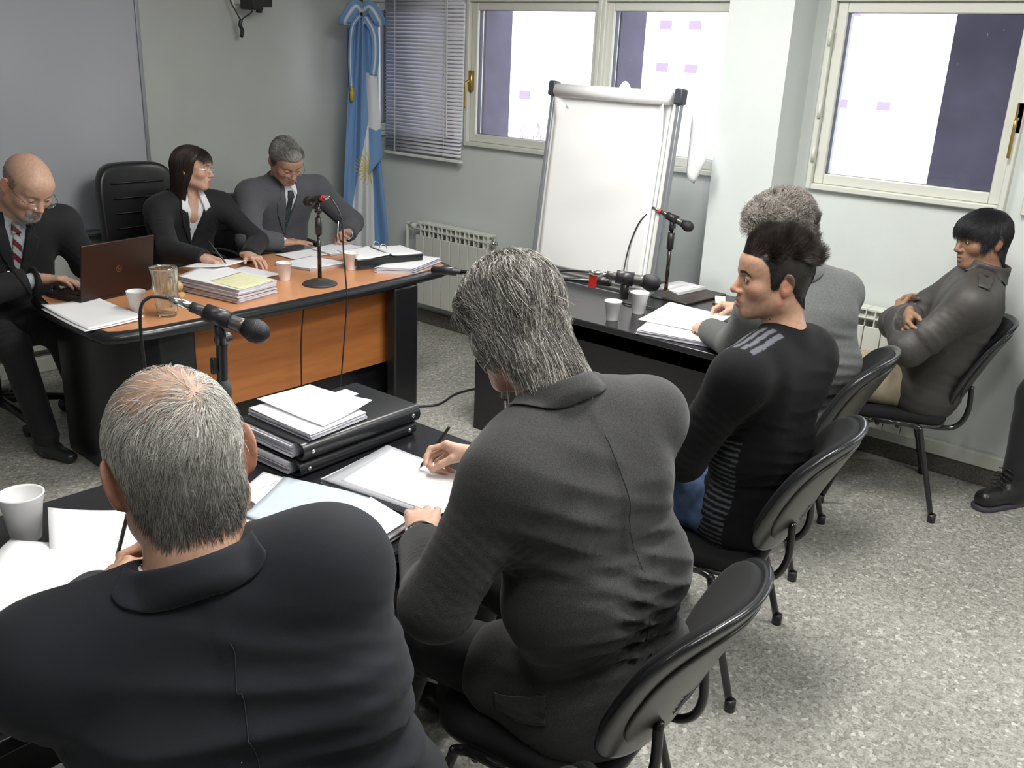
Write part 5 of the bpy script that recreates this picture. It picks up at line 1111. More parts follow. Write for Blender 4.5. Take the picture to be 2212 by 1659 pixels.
# ===== 1. navy-suited man, back to the camera
def hair_left(HS, loc, hc, A, s0):
    F = HS.ev; wh = V(.022, -.085, .070)
    base = lambda P: hairline(P, .0, .06)
    bald = lambda P: np.linalg.norm((P-V(-.010, -.040, .100))/V(1, 1.2, 1), axis=1)
    def msk(P):
        keep = np.clip((bald(P)-.040)/.060, .07, 1)**1.2; return (base(P) < 0) & (np.random.default_rng(3).uniform(size=len(P)) < keep)
    R = scalp_roots(F, None, None, 30000, msk, 1)
    def flow(P): d = P-wh; n = np.linalg.norm(d, axis=1)[:, None]; sw = np.cross(d, KZ)*.35; return d/np.maximum(n, .01)+sw/np.maximum(n, .02)+V(0, .0, -.55)*np.clip(n/.10, 0, 1)
    def cf(P): t = np.clip((P[:, 2]+.045)/.075, 0, 1)*.8+.2*np.clip(np.abs(P[:, 0])/.07, 0, 1); t = t[:, None]; return (V(.08, .074, .066)*(1-t)+V(.66, .64, .60)*t)
    a = strands(F, R, flow, .026, .0012, .0045, 6, .00032, cvar=.45, seed=2, frizz=.22, clump=.45, colf=cf)
    ex = lambda P: np.maximum(base(P), .084-bald(P)); c = cap_mesh(HS, ex, .0022, (.26, .25, .23), .003, .35)
    return joined([a, c])
def extra_left(E_, org, tw, j, put, lat, up, fr, JK, HS, hands):
    P = [j['neck']-fr*.16+up*(-.03-.012*i)+lat*.004 for i in range(28)]; L = surfline(JK, P, .0008); tubeon(E_, org, L, .0006, M_INK, 'back_seam', n=5)
def seamstep(P, j, lat, up, fr):       # centre-back seam ridge
    q = P-j['neck']; x = q@lat; return np.where((q@fr < 0), .0012*np.tanh((x-.004)/.0035)*np.exp(-(x/.03)**2), 0)
person('man with thinning grey hair in navy suit, seen from behind in left foreground',
    dict(pel=(.66, .84, .51), neck=(.570, .985, 1.118), head=(.600, 1.075, 1.250), shL=(.395, 1.06, 1.035), shR=(.700, .885, 1.118), wrL=(.700, 1.585, .772), wrR=(.885, 1.585, .775), hintL=(-.5, -.1, -.8), hintR=(.15, -.1, -1), knL=(.55, 1.33, .50), knR=(.85, 1.32, .50), anL=(.55, 1.42, .08), anR=(.88, 1.40, .08)),
    dict(rot=(20, 22, -7), s=1.09, h=.0026, paint=lambda v, b: b(.30*np.clip(.5-hairline(v)/.01, 0, 1), (.36, .29, .24))),
    dict(girth=1.12, off=.018, collar=.044, cuff=.035, shr=.062, l1=.31, l2=.29, bow=.035, steps=[seamstep], neckr=1.08, armr=1.1, folds=[((.50, .86, .92), nrm((.3, .1, 1)), .13, .16, .007), ((.66, .78, .88), nrm((.1, 0, 1)), .10, .15, .006)]),
    dict(top=NAVY, legs=NAVY, shirt=WSH), (.50, .29, .20), hair_left, dict(lid=0),
    arms={'L': dict(d=(.75, .62, .08), n=(.45, -.35, -.75), curl=(.75, .95, 1.1, 1.2), thumb=(.25, .8, .5)), 'R': dict(d=(-.55, .80, .12), n=(-.55, -.45, -.65), curl=(.75, .8, .85, .9), thumb=(.5, .7, .2), spread=.12)},
    legs=dict(), shirt=dict(cuff=.012, band=False), extras=extra_left, h=.0055)
def pen(a, b, lab, r=.0042, m=None, tip=True):
    a, b = Vector(a), Vector(b); e = empty('pen', tuple(a), 0, lab, 'pen', 'pens held in hands'); d = (b-a); mb = MB(); mb.tube([d*.09, d*.12, d*.97, d], [r*.7, r, r, r*.7], 12); mb.build('barrel', m or M_BINDER, e, smooth=True)
    mb = MB(); mb.tube([Vector((0, 0, 0)), d*.09], [.0006, r*.7], 10); mb.tube([d*.55+Vector((0, 0, r)), d*.92+Vector((0, 0, r))], .0008, 6); mb.build('nib_and_clip', M_CHROME, e, smooth=True)
pen((.788, 1.690, .765), (.815, 1.665, .885), 'black pen held upright in the left foreground by the navy-suited man')

# ===== 2. man in charcoal jacket writing
def hair_mid(HS, loc, hc, A, s0):
    F = HS.ev; base = lambda P: hairline(P, .028, .07, .035)-.003
    R = scalp_roots(F, None, None, 26000, lambda P: base(P) < 0, 4); g = A @ V(0, 0, -1)
    def flow(P): d = np.tile(V(0, -.95, -.25), (len(P), 1)); k = np.clip((-P[:, 1]+.02)/.08, 0, 1)[:, None]; side = np.sign(P[:, :1])*V(1, 0, 0)*.25; return d*(1-k*.75)+V(0, -.1, -1)*k+side*.6+g*.25
    ln = .045+.055*np.clip((.10-R[:, 2])/.12, 0, 1)*np.random.default_rng(1).uniform(.6, 1.1, len(R))
    def cf(P): r = np.random.default_rng(8).uniform(size=len(P)); t = np.clip(noise3(P, 90, 31)*.9+.35+.3*(P[:, 2] > .06), 0, 1)[:, None]; return np.where((r < .55)[:, None], V(.11, .10, .088), V(.66, .63, .58))*(.4+.8*t)
    a = strands(F, R, flow, ln, .016, .036, 10, .00046, cvar=.35, seed=5, frizz=.2, clump=.55, colf=cf, grav=.1)
    m2 = (R[:, 1] < -.04) & (R[:, 2] < .01); a2 = strands(F, R[m2], lambda P: np.tile(V(0, -.5, -.9), (len(P), 1)), .06, .012, .034, 8, .0004, cvar=.4, seed=9, frizz=.25, clump=.7, colf=cf)
    c = cap_mesh(HS, lambda P: base(P)-.004, .018, (.12, .11, .10), .003, .45, 60); return joined([a, a2, c])
def extra_mid(E_, org, tw, j, put, lat, up, fr, JK, HS, hands):
    g = glasses(E_, org, tw, z=.088, y=.072, w=.027, hh=.018, rim=.0016, mrim=M_PLAST, lens=True)
    L = surfline(JK, [j['neck']-fr*.16+up*(-.03-.012*i)+lat*.005 for i in range(40)], .0004); tubeon(E_, org, L, .0007, M_INK, 'back_seam', n=5)
    patch_on(E_, org, JK, j['pel']-lat*.30+fr*.0+up*.05, nrm(fr*.8+lat*.5*0-up*.1), up, .15, .055, DGREY, 'pocket_flap', .004, .004)
    W = j['wrL']; d = nrm(j['wrL']-j['elL']); n = nrm(np.cross(d, V(0, 0, 1))); u = np.cross(n, d); mb = MB()
    mb.tube([Vector(tuple(W-org+d*.004+(n*math.cos(a)*.032+u*math.sin(a)*.026))) for a in [2*math.pi*i/26 for i in range(27)]], .0042, 6); wt = mb.build('wristwatch_strap', M_CHROME, E_, smooth=False)
def patch_on(E_, org, JK, c, a, b, w, h, m, nm, off=.004, th=.003, parent=None, n=10):
    G = np.array([[c+a*(w*(i/n-.5))+b*(h*(k/n-.5)) for i in range(n+1)] for k in range(n+1)]); P = surfline(JK, G.reshape(-1, 3), off); f = np.array([(k*(n+1)+i, k*(n+1)+i+1, (k+1)*(n+1)+i+1, (k+1)*(n+1)+i) for k in range(n) for i in range(n)])
    o = link(nm, np_mesh(nm, P-org, f), m, parent or E_, True); solidify(o, th, 0); return P
def flapstep(P, j, lat, up, fr): return 0*P[:, 0]
CHAR_J = dict(pel=(1.465, .925, .52), neck=(1.390, 1.045, 1.145), head=(1.425, 1.190, 1.262), shL=(1.205, 1.005, 1.035), shR=(1.615, .965, 1.065), wrL=(1.305, 1.325, .770), wrR=(1.695, 1.515, .775), elL=(1.095, 1.07, .80), elR=(1.74, 1.24, .84), knL=(1.28, 1.32, .52), knR=(1.60, 1.40, .52), anL=(1.25, 1.45, .08), anR=(1.62, 1.5, .08))
person('man with collar-length grey hair in charcoal jacket, writing at the foreground table', CHAR_J,
    dict(rot=(12, 40, 6), s=1.06, h=.0028, paint=lambda v, b: b(.8*np.clip(.5-hairline(v, .02, .07, .03)/.01, 0, 1), (.09, .08, .07))),
    dict(girth=1.12, off=.018, collar=.034, shr=.064, bow=.04, cuff=.062, steps=[seamstep], neckr=1.05, armr=1.12, skirt=.4, fold=1.1, folds=[((1.45, .78, .80), nrm((.5, 0, 1)), .09, .13, .006), ((1.30, .95, .95), nrm((.6, .2, 1)), .12, .13, .006)]),
    dict(top=DGREY, legs=BLK, shirt=GSH), (.60, .37, .27), hair_mid, dict(lid=.4, ears=1),
    arms={'L': dict(d=(.70, .71, .06), n=(.05, .1, -1), curl=(.95, .95, 1.0, .95), curls=[(.25, .95, .7), (.3, 1.0, .7), (.3, 1.0, .7), (.3, 1.0, .6)], thumb=(.7, .6, .2)), 'R': dict(d=(-.22, .95, -.02), n=(-.75, -.10, -.65), curl=(.8, 1, 1.2, 1.3), curls=[(.55, 1.0, .35), (.75, 1.1, .6), (.95, 1.3, .8), (1.05, 1.3, .8)], thumb=(.2, .9, .3), bare=.10)},
    legs=dict(toe=(-.1, 1, 0)), shirt=dict(), extras=extra_mid, h=.0055)
pen((1.612, 1.652, .719), (1.684, 1.608, .838), 'slim dark pen in the right hand of the man in the charcoal jacket')

# ===== 3. young man in black jumper
def jump_col(v, j, lat, up, fr):
    q = v-j['neck']; x, y, z = q@lat, q@fr, q@up; c = np.tile(V(.0055, .0055, .0065), (len(v), 1)); s = v-j['shL']
    top = (x < -.085) & (x > -.235) & (z > -.085); 
    for k in (-1.5, -.5, .5, 1.5): c[top & (np.abs(y-.004-k*.026) < .0072)] = (.085, .09, .105)
    sd = (x < -.118) & (y > -.035) & (y < .055) & (z < -.25) & (np.linalg.norm(s-(-up)*0, axis=1) > .2); d2 = np.min([np.linalg.norm(v-(j['shL']*(1-t)+j['elL']*t), axis=1) for t in np.linspace(0, 1, 6)], 0) > .085
    c[sd & d2 & (np.sin(z*6.283/.017+.6*np.sin(y*30)) > .35)] = (.075, .08, .09); return c
def hair_boy(HS, loc, hc, A, s0):
    F = HS.ev; base = lambda P: hairline(P, -.004, .068, .02); topk = lambda P: np.clip((P[:, 2]-.035)/.03, 0, 1)*np.clip((.075-np.abs(P[:, 0]))/.03, .0, 1)
    R = scalp_roots(F, None, None, 24000, lambda P: base(P) < 0, 11); tk = topk(R)
    def flow(P): k = topk(P)[:, None]; G = grad(F, P); return (V(0, .15, 0)-np.sign(P[:, :1])*V(.9, 0, 0)*.6+V(0, 0, 1.3)+V(0, -.5, 0)*np.clip(-P[:, 1:2]/.05, 0, 1))*k+V(0, -.7, -.7)*(1-k)
    m = tk > .25
    # spiky top: free straight hairs
    r_ = np.random.default_rng(3); RT = scalp_roots(F, None, None, 50000, lambda P: (base(P) < 0) & (topk(P) > .2), 12); tkt = topk(RT); n = len(RT); N_ = grad(F, RT); D = N_*.9+flow(RT)*.7+np.stack([noise3(RT, 150, s) for s in (1, 2, 3)], 1)*.9+V(0, -.35, 0)-V(0, .8, 0)*(RT[:, 1:2] > .03)+r_.normal(size=(n, 3))*.16; D /= np.linalg.norm(D, axis=1)[:, None]; L = (.017+.023*tkt+.006*(RT[:, 1] > .04))*r_.uniform(.6, 1.15, n)*(1+.45*noise3(RT, 130, 9)); S_ = 5
    A_ = RT[:, None, :]+D[:, None, :]*(np.linspace(0, 1, S_)[None, :, None]*L[:, None, None]); rad = .00048*(1-.65*np.linspace(0, 1, S_))[None]; X = np.cross(D, r_.normal(size=(n, 3))); X /= np.linalg.norm(X, axis=1)[:, None]; Y = np.cross(D, X)
    vs = np.stack([A_+(X*math.cos(a)+Y*math.sin(a))[:, None, :]*rad[..., None] for a in (0, 2.094, 4.189)], 2).reshape(-1, 3); b = (np.arange(n)[:, None]*S_+np.arange(S_-1)[None])*3; f = np.concatenate([np.stack([b+k, b+(k+1) % 3, b+3+(k+1) % 3, b+3+k], -1).reshape(-1, 4) for k in range(3)]); cc = np.repeat(V(.040, .030, .028)*(1+.5*r_.normal(size=(n, 1))).clip(.4, 2.5), S_*3, 0)
    a2 = strands(F, R[~m], flow, .012, .001, .003, 4, .00036, (.022, .017, .015), .3, 6, frizz=.15)
    c = cap_mesh(HS, lambda P: base(P)+.003, .0022, (.018, .014, .012), .003, .3); c2 = cap_mesh(HS, lambda P: np.maximum(.072-P[:, 2]+.0*P[:, 1]+np.maximum(0, np.abs(P[:, 0])-.045)+np.maximum(0, P[:, 1]-.045)*1.5, base(P)+.004), .007, (.018, .014, .012), .003, .3, 150); return joined([(vs, f, cc), a2, c, c2])
person('young man with spiky dark hair in black jumper with grey shoulder stripes, in profile',
    dict(pel=(2.45, 1.08, .53), neck=(2.425, 1.035, 1.075), head=(2.415, 1.085, 1.232), shL=(2.195, 1.045, .995), shR=(2.575, 1.02, .985), elL=(2.155, 1.16, .745), elR=(2.70, 1.18, .74), wrL=(2.33, 1.33, .66), wrR=(2.52, 1.36, .66), knL=(2.28, 1.47, .55), knR=(2.52, 1.50, .55), anL=(2.40, 1.50, .09), anR=(2.62, 1.42, .09)),
    dict(rot=(-42, 2, 2), s=1.0, h=.0022, lip=(.42, .19, .16), brow=(.02, .015, .012), browk=.95, lash=.7, gaze=(0, 1, .05), paint=lambda v, b: (b(.85*np.clip(.5-hairline(v, -.004, .068, .02)/.006, 0, 1), (.03, .022, .02)), b(.18*((np.abs(v[:, 0]) > .03) & (v[:, 2] < -.045) & (v[:, 1] > -.01) & (v[:, 2] > -.12)), (.25, .16, .12)))),
    dict(girth=.98, off=.013, collar=0, shr=.060, bow=.0, name='jumper', colf=jump_col, armr=1.1, skirt=0, fold=.7, neckr=.95),
    dict(top=mat('black_knit', (.01, .01, .01), .95, vcol=True, bump=.3, bscale=700, sheen=.03, spec=.2), legs=mat('blue_denim', (.045, .085, .19), .85, bump=.4, bscale=600, col2=(.10, .16, .30), vscale=30), shoe=mat('grey_suede', (.30, .29, .26), .8)), (.50, .29, .195), hair_boy, dict(lid=.9, nose=1.12, jaw=1.02, cheek=1),
    arms={'L': dict(d=(.85, .5, -.1), n=(.3, -.3, -1), curl=(.5, .55, .6, .6)), 'R': dict(d=(-.8, .5, -.05), n=(-.3, -.3, -1), curl=(.5, .5, .5, .5))}, legs=dict(toe=(-.5, .8, 0)), h=.0045)

# ===== 4. curly-haired man in grey tweed
def hair_curly(HS, loc, hc, A, s0):
    F = HS.ev; base = lambda P: hairline(P, .0, .062, .01); R = scalp_roots(F, None, None, 12000, lambda P: base(P) < 0, 21)
    def flow(P): G = grad(F, P); return V(0, -.35, -.25)+G*0+np.stack([noise3(P, 100, 1), noise3(P, 100, 2), noise3(P, 100, 3)], 1)*1.3
    def cf(P): t = np.clip(.5+noise3(P, 70, 12)*.8+P[:, 2:3].ravel()*4, 0, 1)[:, None]; return V(.07, .058, .052)*(1-t)+V(.30, .27, .245)*t
    a = strands(F, R, flow, .055, .011, .026, 16, .00055, cvar=.35, seed=4, frizz=.3, curl=2.0, cfreq=2.4, colf=cf); c = cap_mesh(HS, base, .010, (.10, .085, .078), .004, .4, 120); return joined([a, c])
def cuffstripe(P, j, lat, up, fr): return 0*P[:, 0]
person('curly-haired man in grey tweed jacket leaning over notes at the right-hand table',
    dict(pel=(3.29, 1.29, .52), neck=(3.235, 1.375, 1.075), head=(3.165, 1.425, 1.238), shL=(3.03, 1.40, .965), shR=(3.44, 1.27, .985), elL=(3.185, 1.545, .775), elR=(3.68, 1.42, .80), wrL=(3.345, 1.745, .757), wrR=(3.79, 1.83, .755), knL=(3.15, 1.60, .50), knR=(3.40, 1.66, .50), anL=(3.2, 1.75, .08), anR=(3.42, 1.8, .08)),
    dict(rot=(-30, 25, -4), s=1.02, h=.003, paint=lambda v, b: b(.85*np.clip(.5-hairline(v, 0, .06, .0)/.008, 0, 1), (.08, .07, .06))),
    dict(girth=1.08, off=.016, collar=.030, shr=.062, bow=.05, armr=1.12, folds=[((3.1, 1.47, .86), nrm((.5, .4, -.6)), .035, .09, .005)]),
    dict(top=MGREY, legs=BLK, shirt=mat('striped_shirt', (.70, .74, .80), .8)), (.56, .36, .26), hair_curly, dict(lid=.4),
    arms={'L': dict(d=(.55, .83, -.03), n=(.35, -.1, -.95), curl=(1.2, 1.2, 1.2, 1.2), curls=[(1.0, 1.4, .8)]*4, thumb=(.2, .9, .5)), 'R': dict(d=(-.20, .96, -.06), n=(-.55, -.1, -.8), curl=(.7, .8, .9, 1.0), thumb=(.3, .8, .4))},
    legs=dict(), shirt=dict(cuff=.022), h=.007)

# ===== 5. man in padded jacket by the wall
def hair_wall(HS, loc, hc, A, s0):
    F = HS.ev; base = lambda P: hairline(P, .004, .05, .012); R = scalp_roots(F, None, None, 17000, lambda P: base(P) < 0, 31); wh = V(0, -.05, .10)
    def flow(P): d = P-wh; return nrm_rows(d)+V(0, .05, -.3)
    a = strands(F, R, flow, .048, .0075, .013, 8, .0006, (.013, .013, .016), .5, 4, frizz=.16, clump=.3); c = cap_mesh(HS, base, .006, (.008, .008, .010), .003, .2); return joined([a, c])
def nrm_rows(d): return d/np.maximum(np.linalg.norm(d, axis=1), 1e-6)[:, None]
def parka(P, j, lat, up, fr):
    q = P-j['neck']; d = .002*np.abs(np.sin((q@up)*42+2*noise3(P, 12, 5)))*(np.abs(q@lat) < .2)
    el = j['elL']; w = P-(el+(j['shL']-el)*.35-lat*.045); m = (np.abs(w@nrm(j['shL']-el)) < .028) & (np.abs(w@fr) < .06) & (w@lat < .05); return d+np.where(m, .006, 0)
def extra_wall(E_, org, tw, j, put, lat, up, fr, JK, HS, hands):
    el = j['elL']; ad = nrm(j['shL']-el); m = MATS['taupe_nylon']
    for c, a_, b_, w, h in ((j['shL']+up*.08+lat*.03, nrm(lat), nrm(fr), .12, .038),):
        P = patch_on(E_, org, JK, c, a_, b_, w, h, m, 'flap', .005, .005); q = P[len(P)//2+3]; n = grad(lambda Q: JK.ev(Q), q[None])[0]; v = Vector(tuple(q-org)); mb = MB(); mb.tube([v, v+Vector(tuple(n*.005))], .009, 14); mb.build('snap_button', mat('bronze_snap', (.10, .09, .07), .35, metal=.8), E_)
person('black-haired man in grey-brown padded jacket, arms folded, sitting by the wall',
    dict(pel=(4.085, 1.085, .53), neck=(4.055, .935, 1.02), head=(4.075, .975, 1.165), shL=(3.845, .905, .945), shR=(4.235, 1.015, .955), elL=(3.760, 1.085, .745), elR=(4.09, 1.25, .755), wrL=(3.935, 1.205, .815), wrR=(3.86, 1.135, .85), knL=(3.78, 1.50, .53), knR=(4.0, 1.55, .52), anL=(3.86, 1.52, .08), anR=(4.02, 1.60, .08)),
    dict(rot=(-48, 6, 3), s=1.0, h=.0026, lip=(.26, .12, .10), brow=(.012, .01, .01), browk=.95, lash=.6, paint=lambda v, b: b(.95*np.clip(.5-hairline(v, .004, .05, .012)/.006, 0, 1), (.012, .011, .011))),
    dict(girth=1.06, off=.022, collar=.062, shr=.057, bow=.0, name='padded_jacket', armr=1.02, skirt=0, fold=1.3, steps=[parka], neckr=1.02, stand=True, cang=150),
    dict(top=mat('taupe_nylon', (.045, .041, .038), .55, var=.1, vscale=5, bump=.25, bscale=250), legs=cloth_mat('khaki_cotton', (.34, .29, .20), .1, 600, .2), shoe=M_BINDER), (.27, .155, .095), hair_wall, dict(lid=.4, nose=1.05, cheek=1.1),
    arms={'L': dict(d=(.9, .25, .3), n=(.2, -.9, .1), curl=(.5, .5, .5, .5)), 'R': dict(d=(-.85, -.3, -.35), n=(.1, -.9, 0), curl=(.4, .4, .5, .5))}, legs=dict(r=1.05), extras=extra_wall, h=.0065)
# snap buttons, boot of a person standing outside the frame
def boot_person():
    e = empty('person', (4.33, .70, 0), 0, 'person at the right edge showing only a dark trouser leg and laced black boot', 'person')
    S = Solid(); S.cone((4.34, .69, .50), (4.33, .70, .16), .085, .062, k=.03); S.cone((4.30, .60, .95), (4.34, .69, .5), .10, .08, k=.03); v, f = mesh_arrays(S, .008, lambda P: .004*noise3(P, 30, 3)); o = V(4.33, .70, 0); link('trouser_leg', np_mesh('trouser_leg', v-o, f), cloth_mat('black_twill', (.012, .012, .016), .1, 600), e)
    S = Solid(); S.cone((4.33, .70, .20), (4.33, .70, .06), .060, .055, k=.03); S.cone((4.34, .70, .055), (4.19, .775, .045), .052, .045, k=.04); S.add(lambda P: P[:, 2]-.018, (4.28, .72, -.1), .3, .003, '-'); v, f = mesh_arrays(S, .006, lambda P: .001*noise3(P, 70, 3)); b = link('boot', np_mesh('boot', v-o, f), M_LEATHER, e)
    S = Solid(); S.cone((4.36, .69, .012), (4.185, .775, .012), .055, .050, k=.02); S.add(lambda P: P[:, 2]-.0, (4.28, .72, -.1), .3, .001, '-'); S.add(lambda P: .022-P[:, 2], (4.28, .72, .12), .3, .001, '-'); v, f = mesh_arrays(S, .006); link('sole', np_mesh('sole', v-o, f), M_RUBBER, b)
    mb = MB()
    for i in range(6): t = i/5; c = Vector((4.235-4.33+t*.045, .752-.70-t*.02, .088+t*.085)); mb.tube([c+Vector((-.018, -.03, -.008)), c+Vector((-.012, .005, .006)), c+Vector((.01, .035, -.008))], .0028, 6)
    mb.build('laces', M_PLAST, b, smooth=True)
boot_person()

# ===== 6. bald man at the laptop
def hair_bald(HS, loc, hc, A, s0):
    F = HS.ev; base = lambda P: np.maximum(hairline(P, -.01, .06, .0), P[:, 2]-.045+.2*np.maximum(0, P[:, 1])); R = scalp_roots(F, None, None, 3000, lambda P: (base(P) < 0), 41)
    a = strands(F, R, lambda P: np.tile(V(0, -.8, -.6), (len(P), 1)), .010, .0006, .0015, 3, .00035, (.30, .27, .25), .3, 4)
    gm = lambda P: (P[:, 1] > .06) & (np.abs(P[:, 0]) < .032) & (P[:, 2] < -.050) & ~((P[:, 2] > -.082) & (P[:, 2] < -.056) & (np.abs(P[:, 0]) < .019)); G = scalp_roots(F, None, None, 60000, gm, 42, .2)
    b = strands(F, G, lambda P: np.tile(V(0, .1, -1), (len(P), 1)), .010, .001, .003, 3, .0004, (.55, .52, .50), .3, 5, frizz=.3); return joined([a, b])
def tie_mar(v):
    q = v; t = (q@nrm(V(1, 0, .9)))/.042; s = t-np.floor(t); c = np.tile(V(.13, .02, .03), (len(v), 1)); c[s < .5] = (.38, .42, .44); return c
def extra_bald(E_, org, tw, j, put, lat, up, fr, JK, HS, hands): glasses(E_, org, tw, z=-.008, y=.109, w=.021, hh=.0115, rim=.0007, mtemple=M_PLAST)
person('bald man with white goatee in dark suit and striped tie, typing at the laptop',
    dict(pel=(1.68, 4.50, .53), neck=(1.720, 4.345, 1.035), head=(1.765, 4.215, 1.165), shL=(1.945, 4.33, .965), shR=(1.535, 4.36, .965), wrL=(2.02, 4.20, .755), wrR=(1.755, 4.185, .762), elR=(1.50, 4.22, .73), elL=(2.05, 4.36, .76), knL=(1.80, 4.15, .50), knR=(1.585, 4.13, .50), anL=(1.85, 4.0, .08), anR=(1.635, 4.04, .09)),
    dict(rot=(172, 34, -4), s=1.14, h=.003, lip=(.40, .20, .17), brow=(.28, .22, .18), browk=.5, paint=lambda v, b: (b(.35*(((hairline(v, -.01, .06, 0) < 0) & (v[:, 2] < .045))), (.32, .26, .23)), b(.6*((v[:, 1] > .06) & (np.abs(v[:, 0]) < .030) & (v[:, 2] < -.052) & ~((v[:, 2] > -.08) & (v[:, 2] < -.057) & (np.abs(v[:, 0]) < .018))), (.50, .46, .43)))),
    dict(girth=1.12, off=.018, collar=.03, shr=.062, V=JACKV, lapels=LAPS, cuff=.015, armr=1.1, neckr=1.1),
    dict(top=BLK, shirt=GSH, tie=mat('silk_tie', (.2, .2, .2), .5, vcol=True), legs=BLK), (.60, .37, .27), hair_bald, dict(lid=0, jaw=1.08, nose=1.05),
    arms={'R': dict(d=(.72, -.62, .02), n=(-.1, -.15, -1), curl=(.35, .35, .35, .35), spread=.09, thumb=(.5, .3, .2)), 'L': dict(d=(-.3, -.95, 0), n=(0, 0, -1), curl=(.4, .4, .4, .4))},
    legs=dict(toe=(.2, -1, 0)), shirt=dict(cuff=.018, tie=TIE, tiecol=tie_mar, collar=SCOL, clip=-.235), extras=extra_bald, h=.007, sc=1.1)

# ===== 7. woman
def hair_woman(HS, loc, hc, A, s0):
    H2 = Solid(); H2.p = list(HS.p); H2.cone((0, -.030, .0), (0, -.045, -.19), .070, .056, k=.03); F = H2.ev; base = lambda P: hairline(P, -.01, .072, .018); R = scalp_roots(HS.ev, None, None, 16000, lambda P: base(P) < 0, 51)
    g = A @ V(0, 0, -1); fb = (R[:, 1] > .035) & (R[:, 2] > .05) & (np.abs(R[:, 0]) < .05)
    B = R[~fb]; L = np.where(B[:, 2] > .05, .27, .21)*np.random.default_rng(2).uniform(.8, 1.05, len(B))
    def flow(P): s = np.sign(P[:, :1]); top = np.clip((P[:, 2:3]-.04)/.05, 0, 1); return s*V(1, 0, 0)*1.0*top+V(0, -.55, 0)*np.clip((P[:, 1:2]+.045)/.05, 0, 1)+g*(1.15-.6*top)-V(0, .35, 0)*top
    a = strands(F, B, flow, L, .0085, .014, 18, .0007, (.030, .018, .014), .4, 6, frizz=.06, clump=.12)
    b = strands(F, R[fb], lambda P: V(.25, .5, -.8)+np.sign(P[:, :1])*V(.25, 0, 0), .052, .006, .012, 7, .0006, (.032, .02, .015), .35, 7, frizz=.1, clump=.35)
    c = cap_mesh(HS, lambda P: base(P)+.003, .0065, (.018, .011, .009), .003, .3)
    fn = lambda P: np.maximum.reduce([P[:, 1]-np.interp(P[:, 2], [-.2, -.1, -.02, .03, .06], [-.012, -.018, -.020, -.01, .02]), P[:, 2]-.05, -.185-P[:, 2]])
    v, f = mesh_arrays(Clip(H2, .006, fn), .004, lambda P: .003*noise3(P*V(1, 1, .15), 130, 5), lo=(-.15, -.17, -.22), hi=(.15, .1, .09)); return joined([a, b, c, (v, f, V(.018, .011, .009)*(1+.4*noise3(v*V(1, 1, .15), 200, 3)[:, None]))])
def extra_woman(E_, org, tw, j, put, lat, up, fr, JK, HS, hands):
    glasses(E_, org, tw, z=-.006, y=.106, w=.022, hh=.013, rim=.0006)
    W = hands['R']['nails'][2]; mb = MB(); k = W[0]-W[1]*.062; n = W[2]; s = np.cross(n, W[1]); mb.tube([Vector(tuple(k-org+(n*math.cos(a)+s*math.sin(a))*.0105)) for a in [2*math.pi*i/18 for i in range(19)]], .0016, 6); mb.build('ring', M_GOLD, E_, smooth=True)
person('woman with straight dark hair and glasses in black jacket, turned right and speaking',
    dict(pel=(2.70, 4.64, .53), neck=(2.705, 4.535, 1.015), head=(2.712, 4.475, 1.160), shL=(2.885, 4.50, .945), shR=(2.525, 4.52, .945), wrL=(2.79, 4.13, .745), wrR=(2.47, 4.015, .79), elL=(2.975, 4.30, .77), elR=(2.43, 4.27, .80), knL=(2.80, 4.2, .5), knR=(2.6, 4.2, .5), anL=(2.8, 4.25, .08), anR=(2.6, 4.25, .08)),
    dict(rot=(138, 3, -3), s=.96, h=.0026, lip=(.42, .13, .12), brow=(.05, .03, .02), browk=.7, lash=.8, gaze=(-.2, 1, .05)),
    dict(girth=.86, off=.012, collar=.026, shr=.050, V=[(-.050, .06), (.050, .06), (.058, -.02), (.0, -.24), (-.058, -.02)], lapels=[('lapel', [(s*.05, .03), (s*.075, .0), (s*.088, -.05), (s*.07, -.13), (s*.002, -.27), (s*.002, -.235), (s*.056, -.02)], .006) for s in (1, -1)], armr=.92, neckr=.86, vneck=True, cuff=-.0),
    dict(top=BLK, shirt=WSH, legs=BLK), (.58, .36, .265), hair_woman, dict(lid=.9, jaw=.92, open_mouth=.0035, fem=1, nose=.98, cheek=1.05),
    arms={'R': dict(d=(.45, -.87, -.16), n=(.15, -.25, -.95), curl=(.6, .65, .7, .75), thumb=(.3, .8, .4)), 'L': dict(d=(.0, -.97, -.05), n=(-.1, -.1, -1), curl=(.3, .28, .3, .35), spread=.12, thumb=(.9, .2, .1))},
    legs=dict(toe=(0, -1, 0)), shirt=dict(V=[(-.032, .08), (.032, .08), (.034, .0), (.0, -.135), (-.034, .0)], band=False, collar=[('shirt_collar', [(s*.030, .045), (s*.062, .045), (s*.082, -.035), (s*.052, -.060), (s*.036, .0)], .017) for s in (1, -1)]), extras=extra_woman, h=.006, sc=.9)
pen((2.515, 3.90, .772), (2.475, 3.985, .88), 'black pen with a gold tip in the right hand of the woman')

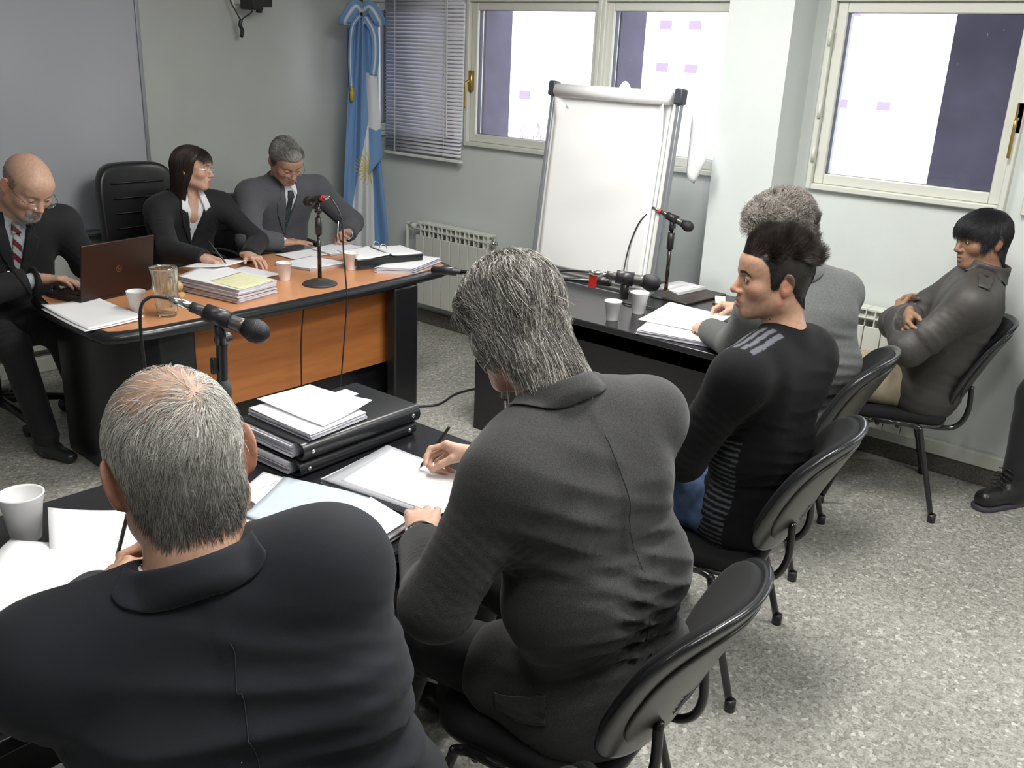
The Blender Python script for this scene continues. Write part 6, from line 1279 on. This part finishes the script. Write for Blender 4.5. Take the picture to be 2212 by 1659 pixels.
# ===== 8. grey-suited man writing
def hair_grey(HS, loc, hc, A, s0):
    F = HS.ev; base = lambda P: hairline(P, .0, .066, .0); R = scalp_roots(F, None, None, 11000, lambda P: base(P) < 0, 61)
    def flow(P): return V(.3, -.8, 0)+V(0, 0, -.5)*np.clip(-P[:, 1:2]/.05, 0, 1)+np.stack([noise3(P, 75, 1), noise3(P, 75, 2), noise3(P, 75, 3)], 1)*.55-V(0, 0, .5)*np.clip((np.abs(P[:, :1])-.05)/.02, 0, 1)
    def cf(P): t = np.clip(.5+noise3(P, 60, 17)*.9, 0, 1)[:, None]; return V(.10, .098, .095)*(1-t)+V(.42, .41, .39)*t
    a = strands(F, R, flow, .036, .0075, .016, 8, .0006, cvar=.35, seed=4, frizz=.22, clump=.5, colf=cf); c = cap_mesh(HS, base, .0055, (.17, .165, .155), .003, .6, 80); return joined([a, c])
def tie_dot(v): c = np.tile(V(.025, .035, .04), (len(v), 1)); m = (np.sin(v[:, 0]*6.283/.012) > .3) & (np.sin(v[:, 2]*6.283/.012) > .3) & (v[:, 2] < .905); c[m] = (.14, .18, .19); return c
def extra_grey(E_, org, tw, j, put, lat, up, fr, JK, HS, hands):
    glasses(E_, org, tw, z=-.005, y=.107, w=.022, hh=.0135, rim=.0008, mrim=mat('dark_rim', (.08, .06, .05), .3)); W = j['wrL']; d = nrm(W-j['elL']); n = nrm(np.cross(d, V(0, 0, 1))); u = np.cross(n, d); mb = MB()
    mb.tube([Vector(tuple(W-org-d*.008+(n*math.cos(a)*.033+u*math.sin(a)*.027))) for a in [2*math.pi*i/26 for i in range(27)]], .005, 6); c = W-org-d*.008+u*.027; mb.tube([Vector(tuple(c)), Vector(tuple(c+u*.008))], .017, 18); mb.build('wristwatch', M_CHROME, E_, smooth=False)
person('grey-haired man with glasses in slate grey suit and tie, head bowed, writing',
    dict(pel=(3.30, 4.66, .53), neck=(3.285, 4.50, 1.045), head=(3.235, 4.375, 1.180), shL=(3.515, 4.475, .985), shR=(3.065, 4.49, .985), wrL=(3.555, 4.25, .757), wrR=(3.135, 4.315, .742), elL=(3.70, 4.38, .79), elR=(2.955, 4.36, .775), knL=(3.4, 4.2, .5), knR=(3.2, 4.2, .5), anL=(3.4, 4.25, .08), anR=(3.2, 4.25, .08)),
    dict(rot=(190, 36, 4), s=1.03, h=.0028, lip=(.34, .17, .14), brow=(.12, .11, .10), browk=.7, paint=lambda v, b: b(.8*np.clip(.5-hairline(v, 0, .066, 0)/.008, 0, 1), (.14, .13, .12))),
    dict(girth=1.08, off=.017, collar=.03, shr=.064, V=JACKV, lapels=LAPS, armr=1.1, neckr=1.04, cuff=.0),
    dict(top=SGREY, shirt=WSH, tie=mat('silk_tie', (.2, .2, .2), .5, vcol=True), legs=SGREY), (.45, .265, .185), hair_grey, dict(lid=0, jaw=1.03, nose=1.08),
    arms={'R': dict(d=(.97, -.22, -.03), n=(.0, .05, -1), curl=(.12, .1, .1, .15), spread=.06, thumb=(.6, .2, .1)), 'L': dict(d=(-.93, -.30, .06), n=(-.1, -.75, -.6), curl=(.7, .8, .9, 1), thumb=(.2, .8, .3))},
    legs=dict(toe=(0, -1, 0)), shirt=dict(cuff=.02, tie=TIE, tiecol=tie_dot, collar=SCOL, clip=-.20), extras=extra_grey, h=.007, sc=1.02)
pen((3.405, 4.165, .725), (3.44, 4.19, .85), 'silver pen in the left hand of the grey-suited man', m=M_CHROME)
